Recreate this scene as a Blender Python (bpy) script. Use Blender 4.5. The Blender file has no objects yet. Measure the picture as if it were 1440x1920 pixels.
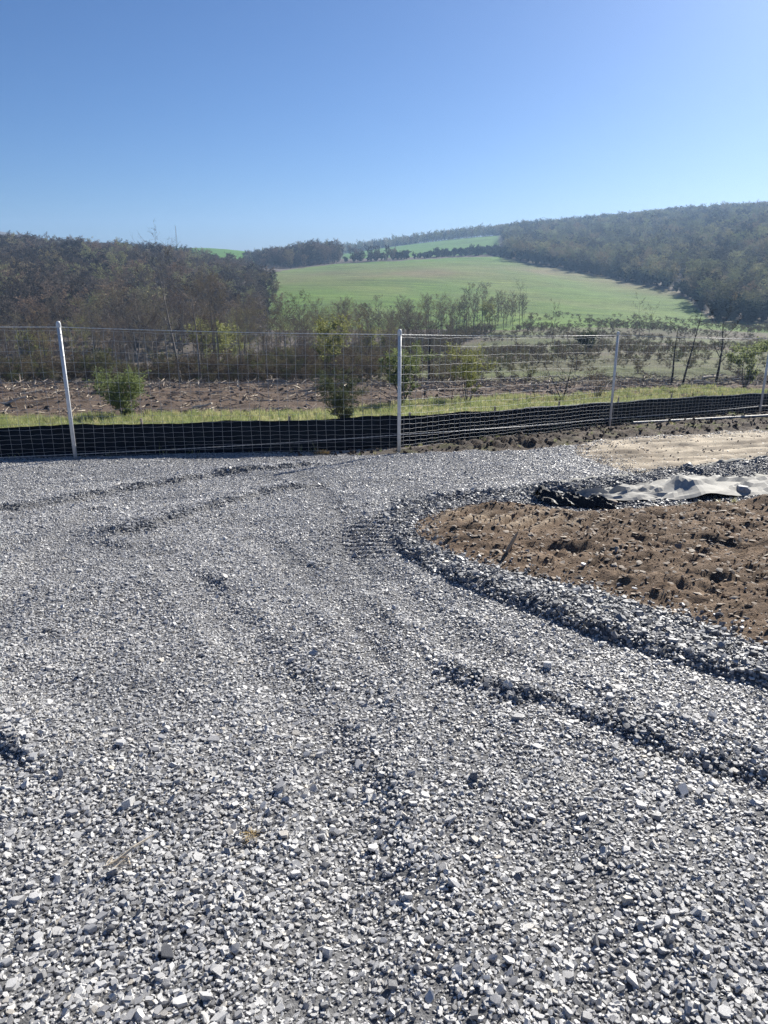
import bpy, bmesh, math, random
import numpy as np
from mathutils import Vector, Matrix

C = bpy.context.scene.collection
R = math.radians
rng = np.random.default_rng(7)

# ------------------------------------------------------------------ camera model
EYE, PITCH = 1.6, R(18.1)
cp, sp = math.cos(PITCH), math.sin(PITCH)
SUN_AZ, SUN_EL = R(33), R(28)

def slope_v(v):
    k = (960 - v) / 1440
    return (-sp + cp * k) / (cp + sp * k)

def gp(u, v):
    """pixel of the photograph -> point of the sloping site plane z = -0.12 y"""
    k = (960 - v) / 1440
    yy, up = cp + sp * k, -sp + cp * k
    Z = EYE / (-up - 0.12 * yy)
    return ((u - 720) / 1440 * Z, yy * Z)

def proj(x, y, z):
    d = z - EYE
    Zc = cp * y - sp * d
    Yc = sp * y + cp * d
    Zc = np.maximum(Zc, 1e-3)
    return 720 + 1440 * x / Zc, 960 - 1440 * Yc / Zc

# ------------------------------------------------------------------ noise
def _h(ix, iy, seed):
    with np.errstate(over='ignore'):
        n = (ix.astype(np.int64) * 374761393 + iy.astype(np.int64) * 668265263 + seed * 1442695041).astype(np.uint64)
        n = (n ^ (n >> np.uint64(13))) * np.uint64(1274126177)
        n = n ^ (n >> np.uint64(16))
        return (n & np.uint64(0xffff)).astype(np.float64) / 65535.0

def pn(x, y, seed=0):
    x = np.asarray(x, float); y = np.asarray(y, float)
    ix, iy = np.floor(x), np.floor(y)
    fx, fy = x - ix, y - iy
    ux, uy = fx * fx * fx * (fx * (fx * 6 - 15) + 10), fy * fy * fy * (fy * (fy * 6 - 15) + 10)
    def g(dx, dy):
        a = _h(ix + dx, iy + dy, seed) * 2 * math.pi
        return np.cos(a) * (fx - dx) + np.sin(a) * (fy - dy)
    a = g(0, 0) * (1 - ux) + g(1, 0) * ux
    b = g(0, 1) * (1 - ux) + g(1, 1) * ux
    return (a * (1 - uy) + b * uy) * 1.45

def fbm(x, y, s, o=3, seed=0):
    t, amp = 0, 1
    for i in range(o):
        t = t + amp * pn(np.asarray(x) / s, np.asarray(y) / s, seed + i * 17)
        s *= 0.5; amp *= 0.5
    return t

def sstep(a, b, x):
    t = np.clip((x - a) / (b - a), 0, 1)
    return t * t * (3 - 2 * t)

def inside(x, y, poly):
    r = np.zeros(np.shape(x), bool)
    n = len(poly)
    for i in range(n):
        x1, y1 = poly[i]; x2, y2 = poly[(i + 1) % n]
        if y1 == y2: continue
        c = ((y1 > y) != (y2 > y)) & (x < (x2 - x1) * (y - y1) / (y2 - y1) + x1)
        r ^= c
    return r

def linedist(x, y, pl, closed=False):
    """distance to a polyline, sign (+ on its left), parameter along it in metres"""
    best = np.full(np.shape(x), 1e9); sg = np.ones(np.shape(x)); par = np.zeros(np.shape(x))
    n = len(pl); acc = 0
    for i in range(n if closed else n - 1):
        ax, ay = pl[i]; bx, by = pl[(i + 1) % n]
        dx, dy = bx - ax, by - ay; L = math.hypot(dx, dy)
        t = np.clip(((x - ax) * dx + (y - ay) * dy) / (L * L), 0, 1)
        d = np.hypot(x - ax - t * dx, y - ay - t * dy)
        m = d < best
        best = np.where(m, d, best)
        sg = np.where(m, np.sign(dx * (y - ay) - dy * (x - ax)), sg)
        par = np.where(m, acc + t * L, par)
        acc += L
    return best, sg, par, acc

def smooth_poly(p, it=2, closed=True):
    for _ in range(it):
        q = []
        n = len(p)
        if not closed: q.append(p[0])
        for i in range(n if closed else n - 1):
            a, b = p[i], p[(i + 1) % n]
            q += [(.75 * a[0] + .25 * b[0], .75 * a[1] + .25 * b[1]), (.25 * a[0] + .75 * b[0], .25 * a[1] + .75 * b[1])]
        if not closed: q.append(p[-1])
        p = q
    return p

# ------------------------------------------------------------------ zones of the site (world outlines)
DIRT = smooth_poly([gp(*p) for p in [(772, 1000), (790, 972), (850, 955), (930, 946), (1010, 950), (1080, 966), (1140, 962), (1250, 950),
        (1440, 937), (1700, 925), (1900, 1150), (1780, 1360), (1440, 1226), (1340, 1184), (1250, 1153), (1160, 1124), (1080, 1102), (990, 1086),
        (930, 1074), (870, 1056), (800, 1030)]], 1)
TRACK = smooth_poly([gp(*p) for p in [(1060, 838), (1120, 868), (1180, 888), (1192, 903), (1300, 891), (1440, 870), (1700, 852), (1750, 800),
        (1440, 806), (1250, 818), (1150, 826)]], 1)
FENCE = [(-16.4, 8.6), (-10.7, 10.3), gp(142, 862), gp(748, 849), gp(1143, 799), gp(1424, 777), (15.3, 25.2), (20.0, 29.0)]
CHURN_EDGE = [(-16, 7.9), gp(-60, 880), gp(142, 868), gp(400, 858), gp(600, 853), gp(760, 851), gp(860, 847), gp(960, 846), gp(1060, 838), gp(1150, 826),
              gp(1250, 818), gp(1440, 806), gp(1750, 800)]
def offs(pl, d):
    out = []
    for i, p in enumerate(pl):
        a = pl[max(i - 1, 0)]; b = pl[min(i + 1, len(pl) - 1)]
        dx, dy = b[0] - a[0], b[1] - a[1]; L = math.hypot(dx, dy)
        out.append((p[0] - dy / L * d, p[1] + dx / L * d))
    return out
SILT = smooth_poly(offs(FENCE, .42), 2, False)
FAR = [(60, 60), (-60, 60)]
BEHIND_SILT = SILT + [(60, 40), (60, 90), (-60, 90), (-60, 8)]
BEHIND_CHURN = smooth_poly(CHURN_EDGE, 1, False) + [(60, 40), (60, 90), (-60, 90), (-60, 7)]

# ridges the tyres and the blade left in the gravel: (outline, height, steep side width, gentle side width)
RIDGES = [
    ([(730, 988), (758, 1030), (830, 1072), (900, 1106), (1000, 1142), (1090, 1176), (1200, 1214), (1330, 1252), (1440, 1284), (1700, 1370)], .05, .07, .34),
    ([(800, 1240), (870, 1258), (960, 1287), (1080, 1328), (1200, 1372), (1330, 1413), (1440, 1448), (1700, 1540)], .042, .06, .3),
    ([(-150, 985), (0, 958), (120, 940), (300, 906), (430, 889), (520, 881), (640, 868)], .055, .07, .5),
    ([(120, 1022), (200, 1008), (300, 985), (420, 945), (560, 913), (650, 908)], .05, .06, .4),
    ([(-200, 1300), (-40, 1372), (60, 1418), (120, 1478)], .05, .05, .3),
    ([(820, 1400), (880, 1446), (950, 1502), (1035, 1592)], .03, .04, .2),
    ([(170, 1010), (240, 1025), (300, 1014)], .05, .08, .2),
    ([(360, 1060), (440, 1100), (520, 1120)], .025, .06, .25),
    ([(620, 1080), (700, 1180), (800, 1300)], .02, .06, .3),
    ([(990, 938), (1060, 930), (1170, 918), (1300, 898), (1440, 880), (1700, 858)], .13, .42, .5),
    ([(720, 1000), (740, 965), (820, 940), (920, 930), (1010, 932)], .06, .12, .25),
]
RIDGES = [(smooth_poly([gp(*p) for p in r[0]], 2, False), r[1], r[2], r[3]) for r in RIDGES]
BERM = RIDGES[0][0]
TYRES = [smooth_poly([gp(*p) for p in q], 2, False) for q in (
    [(480, 1010), (600, 1090), (760, 1230), (900, 1400), (1040, 1600), (1180, 1860), (1230, 1990)], [(300, 1040), (430, 1160), (560, 1330), (680, 1560), (760, 1900), (775, 1990)],
    [(640, 960), (700, 1080), (860, 1205), (1080, 1325), (1440, 1462), (1700, 1550)], [(180, 960), (60, 1060), (-60, 1200)], [(560, 890), (600, 930), (640, 1010), (690, 1180), (650, 1500), (600, 1990)])]

# ------------------------------------------------------------------ far terrain: heights by bearing and distance
YK = [20, 35, 50, 80, 120, 170, 220, 300, 400, 500, 650, 850, 1000, 1300, 1700]
COLS = {
    -400: [-2.4, -4.2, -6, -10.5, -12, -8, -2, 6, 11, 12, 12, 22, 38, 76, 70],
    0:    [-2.4, -4.2, -6, -10.5, -13, -9.5, -5, 1.5, 5.5, 6, 6, 15, 30, 55, 50],
    260:  [-2.4, -4.2, -6, -10.5, -13.5, -11, -7, -2.5, 0, 4, 11, 11, 8, 4, 0],
    430:  [-2.4, -4.2, -6, -10.5, -13.5, -12, -9, -5, -2.5, 4, 13, 12, 8, 0, -10],
    560:  [-2.4, -4.2, -6, -9, -11, -10.5, -9, -5.5, -2.8, -1, 1.5, 1, -4, -8, -10],
    720:  [-2.4, -4.2, -6, -9, -11.5, -11, -8.5, -4.5, -1, 1.8, 7, 16, 15, 8, 0],
    850:  [-2.4, -4.2, -6, -8.5, -11, -11.6, -9.5, -5, -.5, 3, 8, 24.5, 26, 15, 0],
    950:  [-2.4, -4.2, -6, -8, -10.5, -11.6, -10, -5.5, -1, 3, 12, 29, 33, 25, 10],
    1150: [-2.4, -4.2, -6, -7.5, -10, -12, -11.5, -9.5, -7, 2, 18, 38, 47, 40, 20],
    1330: [-2.4, -4.2, -6, -7.5, -10.5, -13, -14, -10, 0, 11, 28, 47, 56, 50, 30],
    1440: [-2.4, -4.2, -6, -7.5, -10.5, -13.5, -14, -6, 6, 16, 32, 50, 58, 52, 30],
    1900: [-2.4, -4.2, -6, -7, -9, -10, -6, 4, 16, 26, 40, 55, 61, 55, 30],
}
NT, NY = 140, 220
TT = np.linspace(-1.3, 1.3, NT)
LY = np.linspace(math.log(15), math.log(1800), NY)
def build_table():
    cu = sorted(COLS)
    ct = np.array([(u - 720) / 1483 for u in cu])
    per = np.array([np.interp(LY, np.log(YK), COLS[u]) for u in cu])
    tab = np.stack([np.interp(TT, ct, per[:, j]) for j in range(NY)], 1)
    for _ in range(2):
        p = np.pad(tab, ((2, 2), (0, 0)), mode='edge')
        tab = sum(p[i:i + NT] for i in range(5)) / 5
        p = np.pad(tab, ((0, 0), (2, 2)), mode='edge')
        tab = sum(p[:, i:i + NY] for i in range(5)) / 5
    return tab
TAB = build_table()
def far_height(x, y):
    y = np.maximum(np.asarray(y, float), 15.0)
    t = np.clip(np.asarray(x, float) / y, TT[0], TT[-1] - 1e-6)
    a = np.clip((t - TT[0]) / (TT[1] - TT[0]), 0, NT - 1.001)
    b = np.clip((np.log(y) - LY[0]) / (LY[1] - LY[0]), 0, NY - 1.001)
    i, j = a.astype(int), b.astype(int); fa, fb = a - i, b - j
    z = (TAB[i, j] * (1 - fa) + TAB[i + 1, j] * fa) * (1 - fb) + (TAB[i, j + 1] * (1 - fa) + TAB[i + 1, j + 1] * fa) * fb
    w = sstep(40, 140, y)
    return z + w * (fbm(x, y, 90, 3, 5) * .9 + fbm(x, y, 14, 2, 9) * .12)

def H0(x, y):
    """broad height only"""
    x = np.asarray(x, float); y = np.asarray(y, float)
    w = sstep(20, 34, y)
    return -0.12 * y * (1 - w) + far_height(x, y) * w

def H(x, y, fine=True):
    x = np.asarray(x, float); y = np.asarray(y, float)
    z = H0(x, y)
    near = y < 60
    gravel = (~inside(x, y, DIRT)) & (~inside(x, y, BEHIND_CHURN)) & (~inside(x, y, TRACK))
    g = np.where(gravel, 1.0, 0.0)
    z = z + near * (.03 * fbm(x, y, 2.2, 2, 3) + .010 * fbm(x, y, .45, 2, 4) * (y < 25))
    for pl, h, w1, w2 in RIDGES:
        d, s, par, L = linedist(x, y, pl)
        nz = 1 + .45 * pn(par * 2.3, par * 0 + h * 100, 12) + .3 * pn(par * 7, par * 0 + 3, 13)
        d2 = d + .02 * pn(x * 9, y * 9, 31)
        fade = sstep(0, .6, par) * sstep(0, .6, L - par)
        w = np.where(s > 0, w2, w1)
        z = z + h * nz * fade * np.exp(-(d2 / w) ** 2) * (y < 25)
    if np.size(x) < 2e6:
        for pl in TYRES:
            d, s, par, L = linedist(x, y, pl)
            z = z - .02 * np.exp(-((d + .03 * pn(x * 3, y * 3, 61)) / .15) ** 4) * (y < 14) + .012 * np.exp(-((d - .22) / .06) ** 2) * (y < 14) * (.6 + .8 * pn(x * 3, y * 3, 62))
    # tyre cleats pressed into the fine gravel in the bend
    tx, ty = gp(690, 1006)
    m = np.exp(-(((x - tx) / .38) ** 2 + ((y - ty) / .75) ** 2))
    z = z + m * .013 * np.sin((y * .93 + x * .35) * 2 * math.pi / .11) * (y < 25)
    # bare soil
    d, s, par, L = linedist(x, y, DIRT, True)
    ins = inside(x, y, DIRT)
    k = np.where(ins, sstep(0, .35, d), 0)
    if fine:
        rid = lambda s_, sd: 1 - np.abs(fbm(x, y, s_, 2, sd)) * 2
        soil = .06 + .055 * fbm(x, y, .9, 2, 41) + .040 * fbm(x, y, .34, 2, 42) + .026 * rid(.19, 43) + .014 * fbm(x, y, .08, 2, 44)
        # cleat prints near the tip of the patch
        mx, my = gp(960, 985)
        cm = np.exp(-(((x - mx) / .75) ** 2 + ((y - my) / .34) ** 2))
        soil = soil * (1 - .75 * cm) + cm * .05 * np.clip(1.8 * np.sin((x * .8 - y * .55) * 2 * math.pi / .22 + .6 * pn(x * 4, y * 4, 3)), -1, 1)
        z = z + k * soil
        d, s, par, L = linedist(x, y, CHURN_EDGE)
        ch = inside(x, y, BEHIND_CHURN) & ~inside(x, y, BEHIND_SILT)
        kk = np.where(ch & (x > -1.5), sstep(0, .5, d), 0) * sstep(-1.5, 2.0, x)
        dsf = linedist(x, y, SILT)[0]
        kk = kk * sstep(.15, 1.0, dsf)
        z = z + kk * (.05 + .06 * fbm(x, y, .7, 2, 51) + .06 * (1 - 2 * np.abs(fbm(x, y, .3, 2, 52))) + .035 * np.sign(np.sin((x * .9 + y * .35) * 2 * math.pi / .3)) * np.exp(-(((x - 2.2) / 1.3) ** 2)))
        tk = inside(x, y, TRACK)
        z = z + np.where(tk, .02 * fbm(x, y, .35, 3, 61) + .032 * np.sin((y - .31 * x + .12 * pn(x, y, 4)) * 2 * math.pi / .62), 0)
        bs = inside(x, y, BEHIND_SILT)
        z = z + np.where(bs & (y < 60), .03 * fbm(x, y, .5, 2, 71) + sstep(23, 27, y) * (.22 * fbm(x, y, 3.2, 3, 72) + .12), 0)
    else:
        z = z + k * .06
    return z

def Hs(x, y):
    return float(H(np.array([x]), np.array([y]))[0])

YM = np.exp(np.linspace(math.log(6), math.log(1700), 6000))
def hit(u, v):
    """where the sight line of a pixel meets the terrain"""
    k = (960 - v) / 1440
    t = (u - 720) / 1440 / (cp + sp * k)
    z = EYE + YM * slope_v(v)
    g = H0(t * YM, YM)
    i = np.argmax(z <= g)
    if z[i] > g[i]: i = len(YM) - 1
    return float(t * YM[i]), float(YM[i])

# ------------------------------------------------------------------ materials
def mat(name):
    m = bpy.data.materials.new(name); m.use_nodes = True
    nt = m.node_tree
    return m, nt, nt.nodes['Principled BSDF'], nt.nodes['Material Output']

def N(nt, t, **kw):
    n = nt.nodes.new(t)
    for k, v in kw.items():
        if k in n.inputs: n.inputs[k].default_value = v
        else: setattr(n, k, v)
    return n

def ramp(nt, fac, stops):
    r = nt.nodes.new('ShaderNodeValToRGB')
    e = r.color_ramp.elements
    while len(e) < len(stops): e.new(0.5)
    for i, (p, c) in enumerate(stops):
        e[i].position = p; e[i].color = (*c, 1)
    nt.links.new(fac, r.inputs['Fac'])
    return r.outputs['Color']

def noise(nt, scale, detail=3, rough=.55, coord='Object', vec=None):
    n = N(nt, 'ShaderNodeTexNoise', Scale=scale, Detail=detail, Roughness=rough)
    if vec is None:
        tc = nt.nodes.new('ShaderNodeTexCoord'); vec = tc.outputs[coord]
    nt.links.new(vec, n.inputs['Vector'])
    return n.outputs['Fac']

def mix(nt, a, b, fac, mode='MIX'):
    m = nt.nodes.new('ShaderNodeMix'); m.data_type = 'RGBA'; m.blend_type = mode
    for s, v in ((0, fac), (6, a), (7, b)):
        if isinstance(v, bpy.types.NodeSocket): nt.links.new(v, m.inputs[s])
        elif s == 0: m.inputs[0].default_value = v
        else: m.inputs[s].default_value = (*v, 1)
    return m.outputs[2]

def bump(nt, h, b, strength=.5, dist=.01):
    n = N(nt, 'ShaderNodeBump', Strength=strength, Distance=dist)
    nt.links.new(h, n.inputs['Height']); nt.links.new(n.outputs['Normal'], b.inputs['Normal'])

def m_plain(name, col, rough=.7, metal=0., var=.25, scale=8, spec=.5):
    m, nt, b, o = mat(name)
    f = noise(nt, scale, 4)
    c = ramp(nt, f, [(.25, [x * (1 - var) for x in col]), (.75, [min(1, x * (1 + var)) for x in col])])
    nt.links.new(c, b.inputs['Base Color'])
    b.inputs['Roughness'].default_value = rough; b.inputs['Metallic'].default_value = metal
    b.inputs['Specular IOR Level'].default_value = spec
    return m

def m_stone(name, stops, rough=.62):
    m, nt, b, o = mat(name)
    oi = nt.nodes.new('ShaderNodeObjectInfo')
    c = ramp(nt, oi.outputs['Random'], stops)
    f = noise(nt, 30, 3)
    pl = noise(nt, .9, 4, .6, vec=oi.outputs['Location'])
    c = mix(nt, c, ramp(nt, pl, [(.3, (.82, .82, .83)), (.7, (1.24, 1.22, 1.19))]), 1.0, 'MULTIPLY')
    c2 = mix(nt, c, ramp(nt, f, [(.3, (.62, .62, .63)), (.7, (1.22, 1.22, 1.22))]), 1.0, 'MULTIPLY')
    nt.links.new(c2, b.inputs['Base Color'])
    b.inputs['Roughness'].default_value = rough
    b.inputs['Specular IOR Level'].default_value = .5
    bump(nt, noise(nt, 60, 3), b, .35, .003)
    return m

def m_ground(name, scales, var=.35, rough=.9, bs=.5, bd=.01, bscale=60, spec=.25, tint=None, streak=None):
    """colour by the painted zone attribute, broken up by noise of several sizes"""
    m, nt, b, o = mat(name)
    at = nt.nodes.new('ShaderNodeAttribute'); at.attribute_name = 'zone_colour'
    c = at.outputs['Color']
    for s in scales:
        f = noise(nt, s, 4)
        c = mix(nt, c, ramp(nt, f, [(.25, (1 - var,) * 3), (.75, (1 + var,) * 3)]), 1.0, 'MULTIPLY')
    if streak:
        tc = nt.nodes.new('ShaderNodeTexCoord'); mp = nt.nodes.new('ShaderNodeMapping'); mp.inputs['Scale'].default_value = streak
        mp.inputs['Rotation'].default_value = (0, 0, .12)
        nt.links.new(tc.outputs['Object'], mp.inputs['Vector'])
        f = noise(nt, 1, 5, .65, vec=mp.outputs[0])
        c = mix(nt, c, ramp(nt, f, [(.3, (.66, .70, .72)), (.5, (1, 1, 1)), (.7, (1.34, 1.25, 1.2))]), 1.0, 'MULTIPLY')
    if tint:
        f = noise(nt, tint[0], 3)
        c = mix(nt, c, tint[1], ramp(nt, f, [(tint[2], (0, 0, 0)), (tint[2] + .12, (tint[3],) * 3)]))
    nt.links.new(c, b.inputs['Base Color'])
    b.inputs['Roughness'].default_value = rough
    b.inputs['Specular IOR Level'].default_value = spec
    bump(nt, noise(nt, bscale, 5, .65), b, bs, bd)
    return m

def m_leaf(name, stops, trans=.4, by='random'):
    m, nt, b, o = mat(name)
    nt.nodes.remove(b)
    oi = nt.nodes.new('ShaderNodeObjectInfo')
    f1 = oi.outputs['Random']
    c = ramp(nt, f1, stops)
    gi = nt.nodes.new('ShaderNodeNewGeometry')
    c = mix(nt, c, ramp(nt, gi.outputs['Random Per Island'], [(0, (.6, .6, .6)), (1, (1.4, 1.35, 1.3))]), 1.0, 'MULTIPLY')
    d = nt.nodes.new('ShaderNodeBsdfDiffuse'); t = nt.nodes.new('ShaderNodeBsdfTranslucent'); s = nt.nodes.new('ShaderNodeMixShader')
    s.inputs[0].default_value = trans
    for n in (d, t): nt.links.new(c, n.inputs['Color'])
    nt.links.new(d.outputs[0], s.inputs[1]); nt.links.new(t.outputs[0], s.inputs[2]); nt.links.new(s.outputs[0], o.inputs['Surface'])
    return m

M = {}
M['stone'] = m_stone('slate_gravel', [(0, (.19, .19, .193)), (.22, (.38, .38, .382)), (.55, (.54, .54, .535)), (.93, (.62, .618, .605)), (1, (.50, .46, .39))], .5)
M['darkstone'] = m_stone('coarse_slate', [(0, (.13, .14, .155)), (.5, (.20, .21, .225)), (1, (.30, .305, .315))])
M['chip'] = m_stone('shale_chip', [(0, (.17, .13, .095)), (.6, (.28, .22, .165)), (1, (.46, .40, .32))], .8)
M['clod'] = m_stone('soil_clod', [(0, (.16, .115, .08)), (.6, (.23, .165, .115)), (1, (.33, .25, .18))], .95)
M['clod'].node_tree.nodes['Principled BSDF'].inputs['Specular IOR Level'].default_value = .1
M['darkclod'] = m_stone('dark_soil_clod', [(0, (.06, .045, .036)), (.6, (.10, .075, .058)), (1, (.15, .115, .09))], .95)
M['gravel_bed'] = m_ground('gravel_fines', [1.3, 25, 120], .3, .85, 1, .012, 90, .4)
M['soil'] = m_ground('turned_soil', [1.1, 9, 45], .28, .95, 1, .02, 45, .15, (7, (.36, .28, .20), .62, .6))
M['track'] = m_ground('packed_clay', [.9, 5, 40], .22, .9, .8, .012, 30, .2, (3.5, (.16, .12, .085), .62, .6))
M['turf'] = m_ground('spring_turf', [.5, 4, 30], .25, .95, .7, .03, 25, .1)
M['hill'] = m_ground('hill_floor', [.03, .2, 1.2], .25, .95, .8, .25, 1.2, .1)
M['pasture'] = m_ground('hill_pasture', [.03, .4, 2.0], .2, .95, .8, .3, 1.5, .1, None, (.03, .22, 1))
M['bark'] = m_plain('grey_bark', (.13, .115, .10), .9, 0, .4, 6, .2)
M['palebark'] = m_plain('pale_bark', (.22, .20, .18), .85, 0, .3, 5, .2)
M['darkbark'] = m_plain('dark_bark', (.05, .043, .038), .9, 0, .35, 6, .2)
M['steel'] = m_plain('galvanised_steel', (.66, .67, .68), .55, .12, .12, 14)
M['dullsteel'] = m_plain('dull_steel', (.30, .30, .29), .6, .2, .2, 9)
M['wire'] = m_plain('zinc_wire', (.56, .57, .58), .6, .1, .1, 20)
M['silt'] = m_plain('black_woven_fabric', (.005, .009, .015), .8, 0, .35, 5, .12)
M['edge_glint'] = m_plain('pale_edge_glint', (.45, .46, .46), .6, 0, .2, 9)  # pale colour imitating the sun's gleam on the fabric's top edge
M['wood'] = m_plain('weathered_wood', (.34, .28, .21), .85, 0, .35, 7, .2)
M['palewood'] = m_plain('split_pale_wood', (.62, .54, .42), .8, 0, .25, 9, .2)
M['logwood'] = m_plain('felled_log', (.30, .25, .20), .9, 0, .4, 3, .2)
M['straw'] = m_plain('dry_straw', (.50, .38, .19), .85, 0, .3, 30, .2)
M['greycloth'] = m_plain('grey_geotextile', (.36, .35, .32), .8, 0, .2, 6, .2)
M['blackcloth'] = m_plain('black_geotextile', (.020, .021, .023), .6, 0, .3, 5, .25)
M['palecloth'] = m_plain('pale_fabric_edge', (.27, .265, .24), .8, 0, .2, 8, .2)
M['crown'] = m_leaf('bare_spring_twigs', [(0, (.111, .094, .085)), (.45, (.202, .172, .146)), (.72, (.234, .215, .150)), (.88, (.273, .208, .156)), (.96, (.286, .293, .156)), (1, (.325, .338, .169))], .2)
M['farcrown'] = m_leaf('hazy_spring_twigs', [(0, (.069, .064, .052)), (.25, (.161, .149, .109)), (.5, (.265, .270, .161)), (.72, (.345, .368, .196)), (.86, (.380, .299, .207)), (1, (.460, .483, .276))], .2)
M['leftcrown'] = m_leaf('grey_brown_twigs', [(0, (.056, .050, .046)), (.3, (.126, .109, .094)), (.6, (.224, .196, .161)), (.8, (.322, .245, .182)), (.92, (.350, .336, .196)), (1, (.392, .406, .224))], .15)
M['yellowleaf'] = m_leaf('young_yellow_leaf', [(0, (.26, .28, .11)), (1, (.31, .33, .14))], .5)
M['greenleaf'] = m_leaf('fresh_green_leaf', [(0, (.21, .26, .12)), (1, (.27, .32, .15))], .5)
M['darkleaf'] = m_leaf('dull_green_leaf', [(0, (.085, .105, .06)), (1, (.11, .125, .075))], .4)
M['hedgeleaf'] = m_leaf('hedge_leaf', [(0, (.05, .065, .04)), (.6, (.085, .10, .06)), (1, (.15, .155, .095))], .3)
M['grassblade'] = m_leaf('grass_blade', [(0, (.22, .28, .11)), (.6, (.33, .37, .18)), (1, (.52, .48, .28))], .5)
M['brush'] = m_leaf('brush_twigs', [(0, (.10, .085, .07)), (.5, (.17, .145, .11)), (.8, (.18, .17, .10)), (1, (.14, .165, .075))], .3)

# ------------------------------------------------------------------ mesh helpers
class MB:
    def __init__(s): s.v = []; s.f = []; s.mi = []
    def tube(s, pts, rad, n=5, mi=0, cap=False):
        pts = [Vector(p) for p in pts]
        base = len(s.v); K = len(pts)
        prev = None
        for i, p in enumerate(pts):
            d = (pts[min(i + 1, K - 1)] - pts[max(i - 1, 0)])
            d = d.normalized() if d.length > 1e-9 else Vector((0, 0, 1))
            if prev is None:
                a = d.cross(Vector((0, 0, 1)))
                if a.length < .05: a = d.cross(Vector((1, 0, 0)))
            else:
                a = prev - d * prev.dot(d)
            a.normalize(); prev = a
            b = d.cross(a)
            r = rad[i] if hasattr(rad, '__len__') else rad
            for k in range(n):
                an = 2 * math.pi * k / n
                s.v.append(p + (a * math.cos(an) + b * math.sin(an)) * r)
        for i in range(K - 1):
            for k in range(n):
                k2 = (k + 1) % n
                s.f.append((base + i * n + k, base + i * n + k2, base + (i + 1) * n + k2, base + (i + 1) * n + k)); s.mi.append(mi)
        if cap:
            s.f.append(tuple(base + k for k in reversed(range(n)))); s.mi.append(mi)
            s.f.append(tuple(base + (K - 1) * n + k for k in range(n))); s.mi.append(mi)
    def poly(s, pts, mi=0):
        b = len(s.v); s.v += [Vector(p) for p in pts]
        s.f.append(tuple(range(b, b + len(pts)))); s.mi.append(mi)
    def ribbon(s, a, b, w, r, mi=0):
        """twig: a long thin triangle"""
        d = b - a
        q = d.cross(Vector((r.uniform(-1, 1), r.uniform(-1, 1), r.uniform(-1, 1))))
        if q.length < 1e-6: return
        q.normalize()
        s.poly([a - q * w / 2, a + q * w / 2, b], mi)
    def leaf(s, p, size, r, mi=0):
        a = Vector((r.gauss(0, 1), r.gauss(0, 1), r.gauss(0, 1))).normalized()
        b = a.cross(Vector((r.gauss(0, 1), r.gauss(0, 1), r.gauss(0, 1)))).normalized()
        s.poly([p - a * size * .5, p + b * size * .32, p + a * size * .5, p - b * size * .32], mi)
    def mesh(s, name, mats):
        me = bpy.data.meshes.new(name)
        me.from_pydata([tuple(v) for v in s.v], [], s.f)
        for m in mats: me.materials.append(m)
        me.polygons.foreach_set('material_index', s.mi)
        me.update()
        return me

def link(name, me, parent=None, loc=None, smooth=False):
    o = bpy.data.objects.new(name, me); C.objects.link(o)
    if parent: o.parent = parent
    if loc is not None: o.location = loc
    if smooth:
        me.polygons.foreach_set('use_smooth', [True] * len(me.polygons))
    return o

def tag(o, label=None, cat=None, group=None, kind=None):
    if label: o['label'] = label
    if cat: o['category'] = cat
    if group: o['group'] = group
    if kind: o['kind'] = kind
    return o

def empty(name, loc, rz=0):
    o = bpy.data.objects.new(name, None); C.objects.link(o)
    o.location = loc; o.rotation_euler = (0, 0, rz); o.empty_display_size = .3
    return o

def np_mesh(name, verts, faces):
    """faces: (n,3) or (n,4) integer array"""
    me = bpy.data.meshes.new(name)
    n, k = faces.shape
    me.vertices.add(len(verts)); me.vertices.foreach_set('co', np.ascontiguousarray(verts, np.float32).ravel())
    me.loops.add(n * k); me.loops.foreach_set('vertex_index', np.ascontiguousarray(faces, np.int32).ravel())
    me.polygons.add(n)
    me.polygons.foreach_set('loop_start', np.arange(0, n * k, k, dtype=np.int32))
    me.update(calc_edges=True)
    return me

# ------------------------------------------------------------------ scatter of what nobody could count
def library(name, meshes):
    col = bpy.data.collections.new(name)
    for i, me in enumerate(meshes):
        o = bpy.data.objects.new('%s_%03d' % (name, i), me); col.objects.link(o)
    return col

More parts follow.
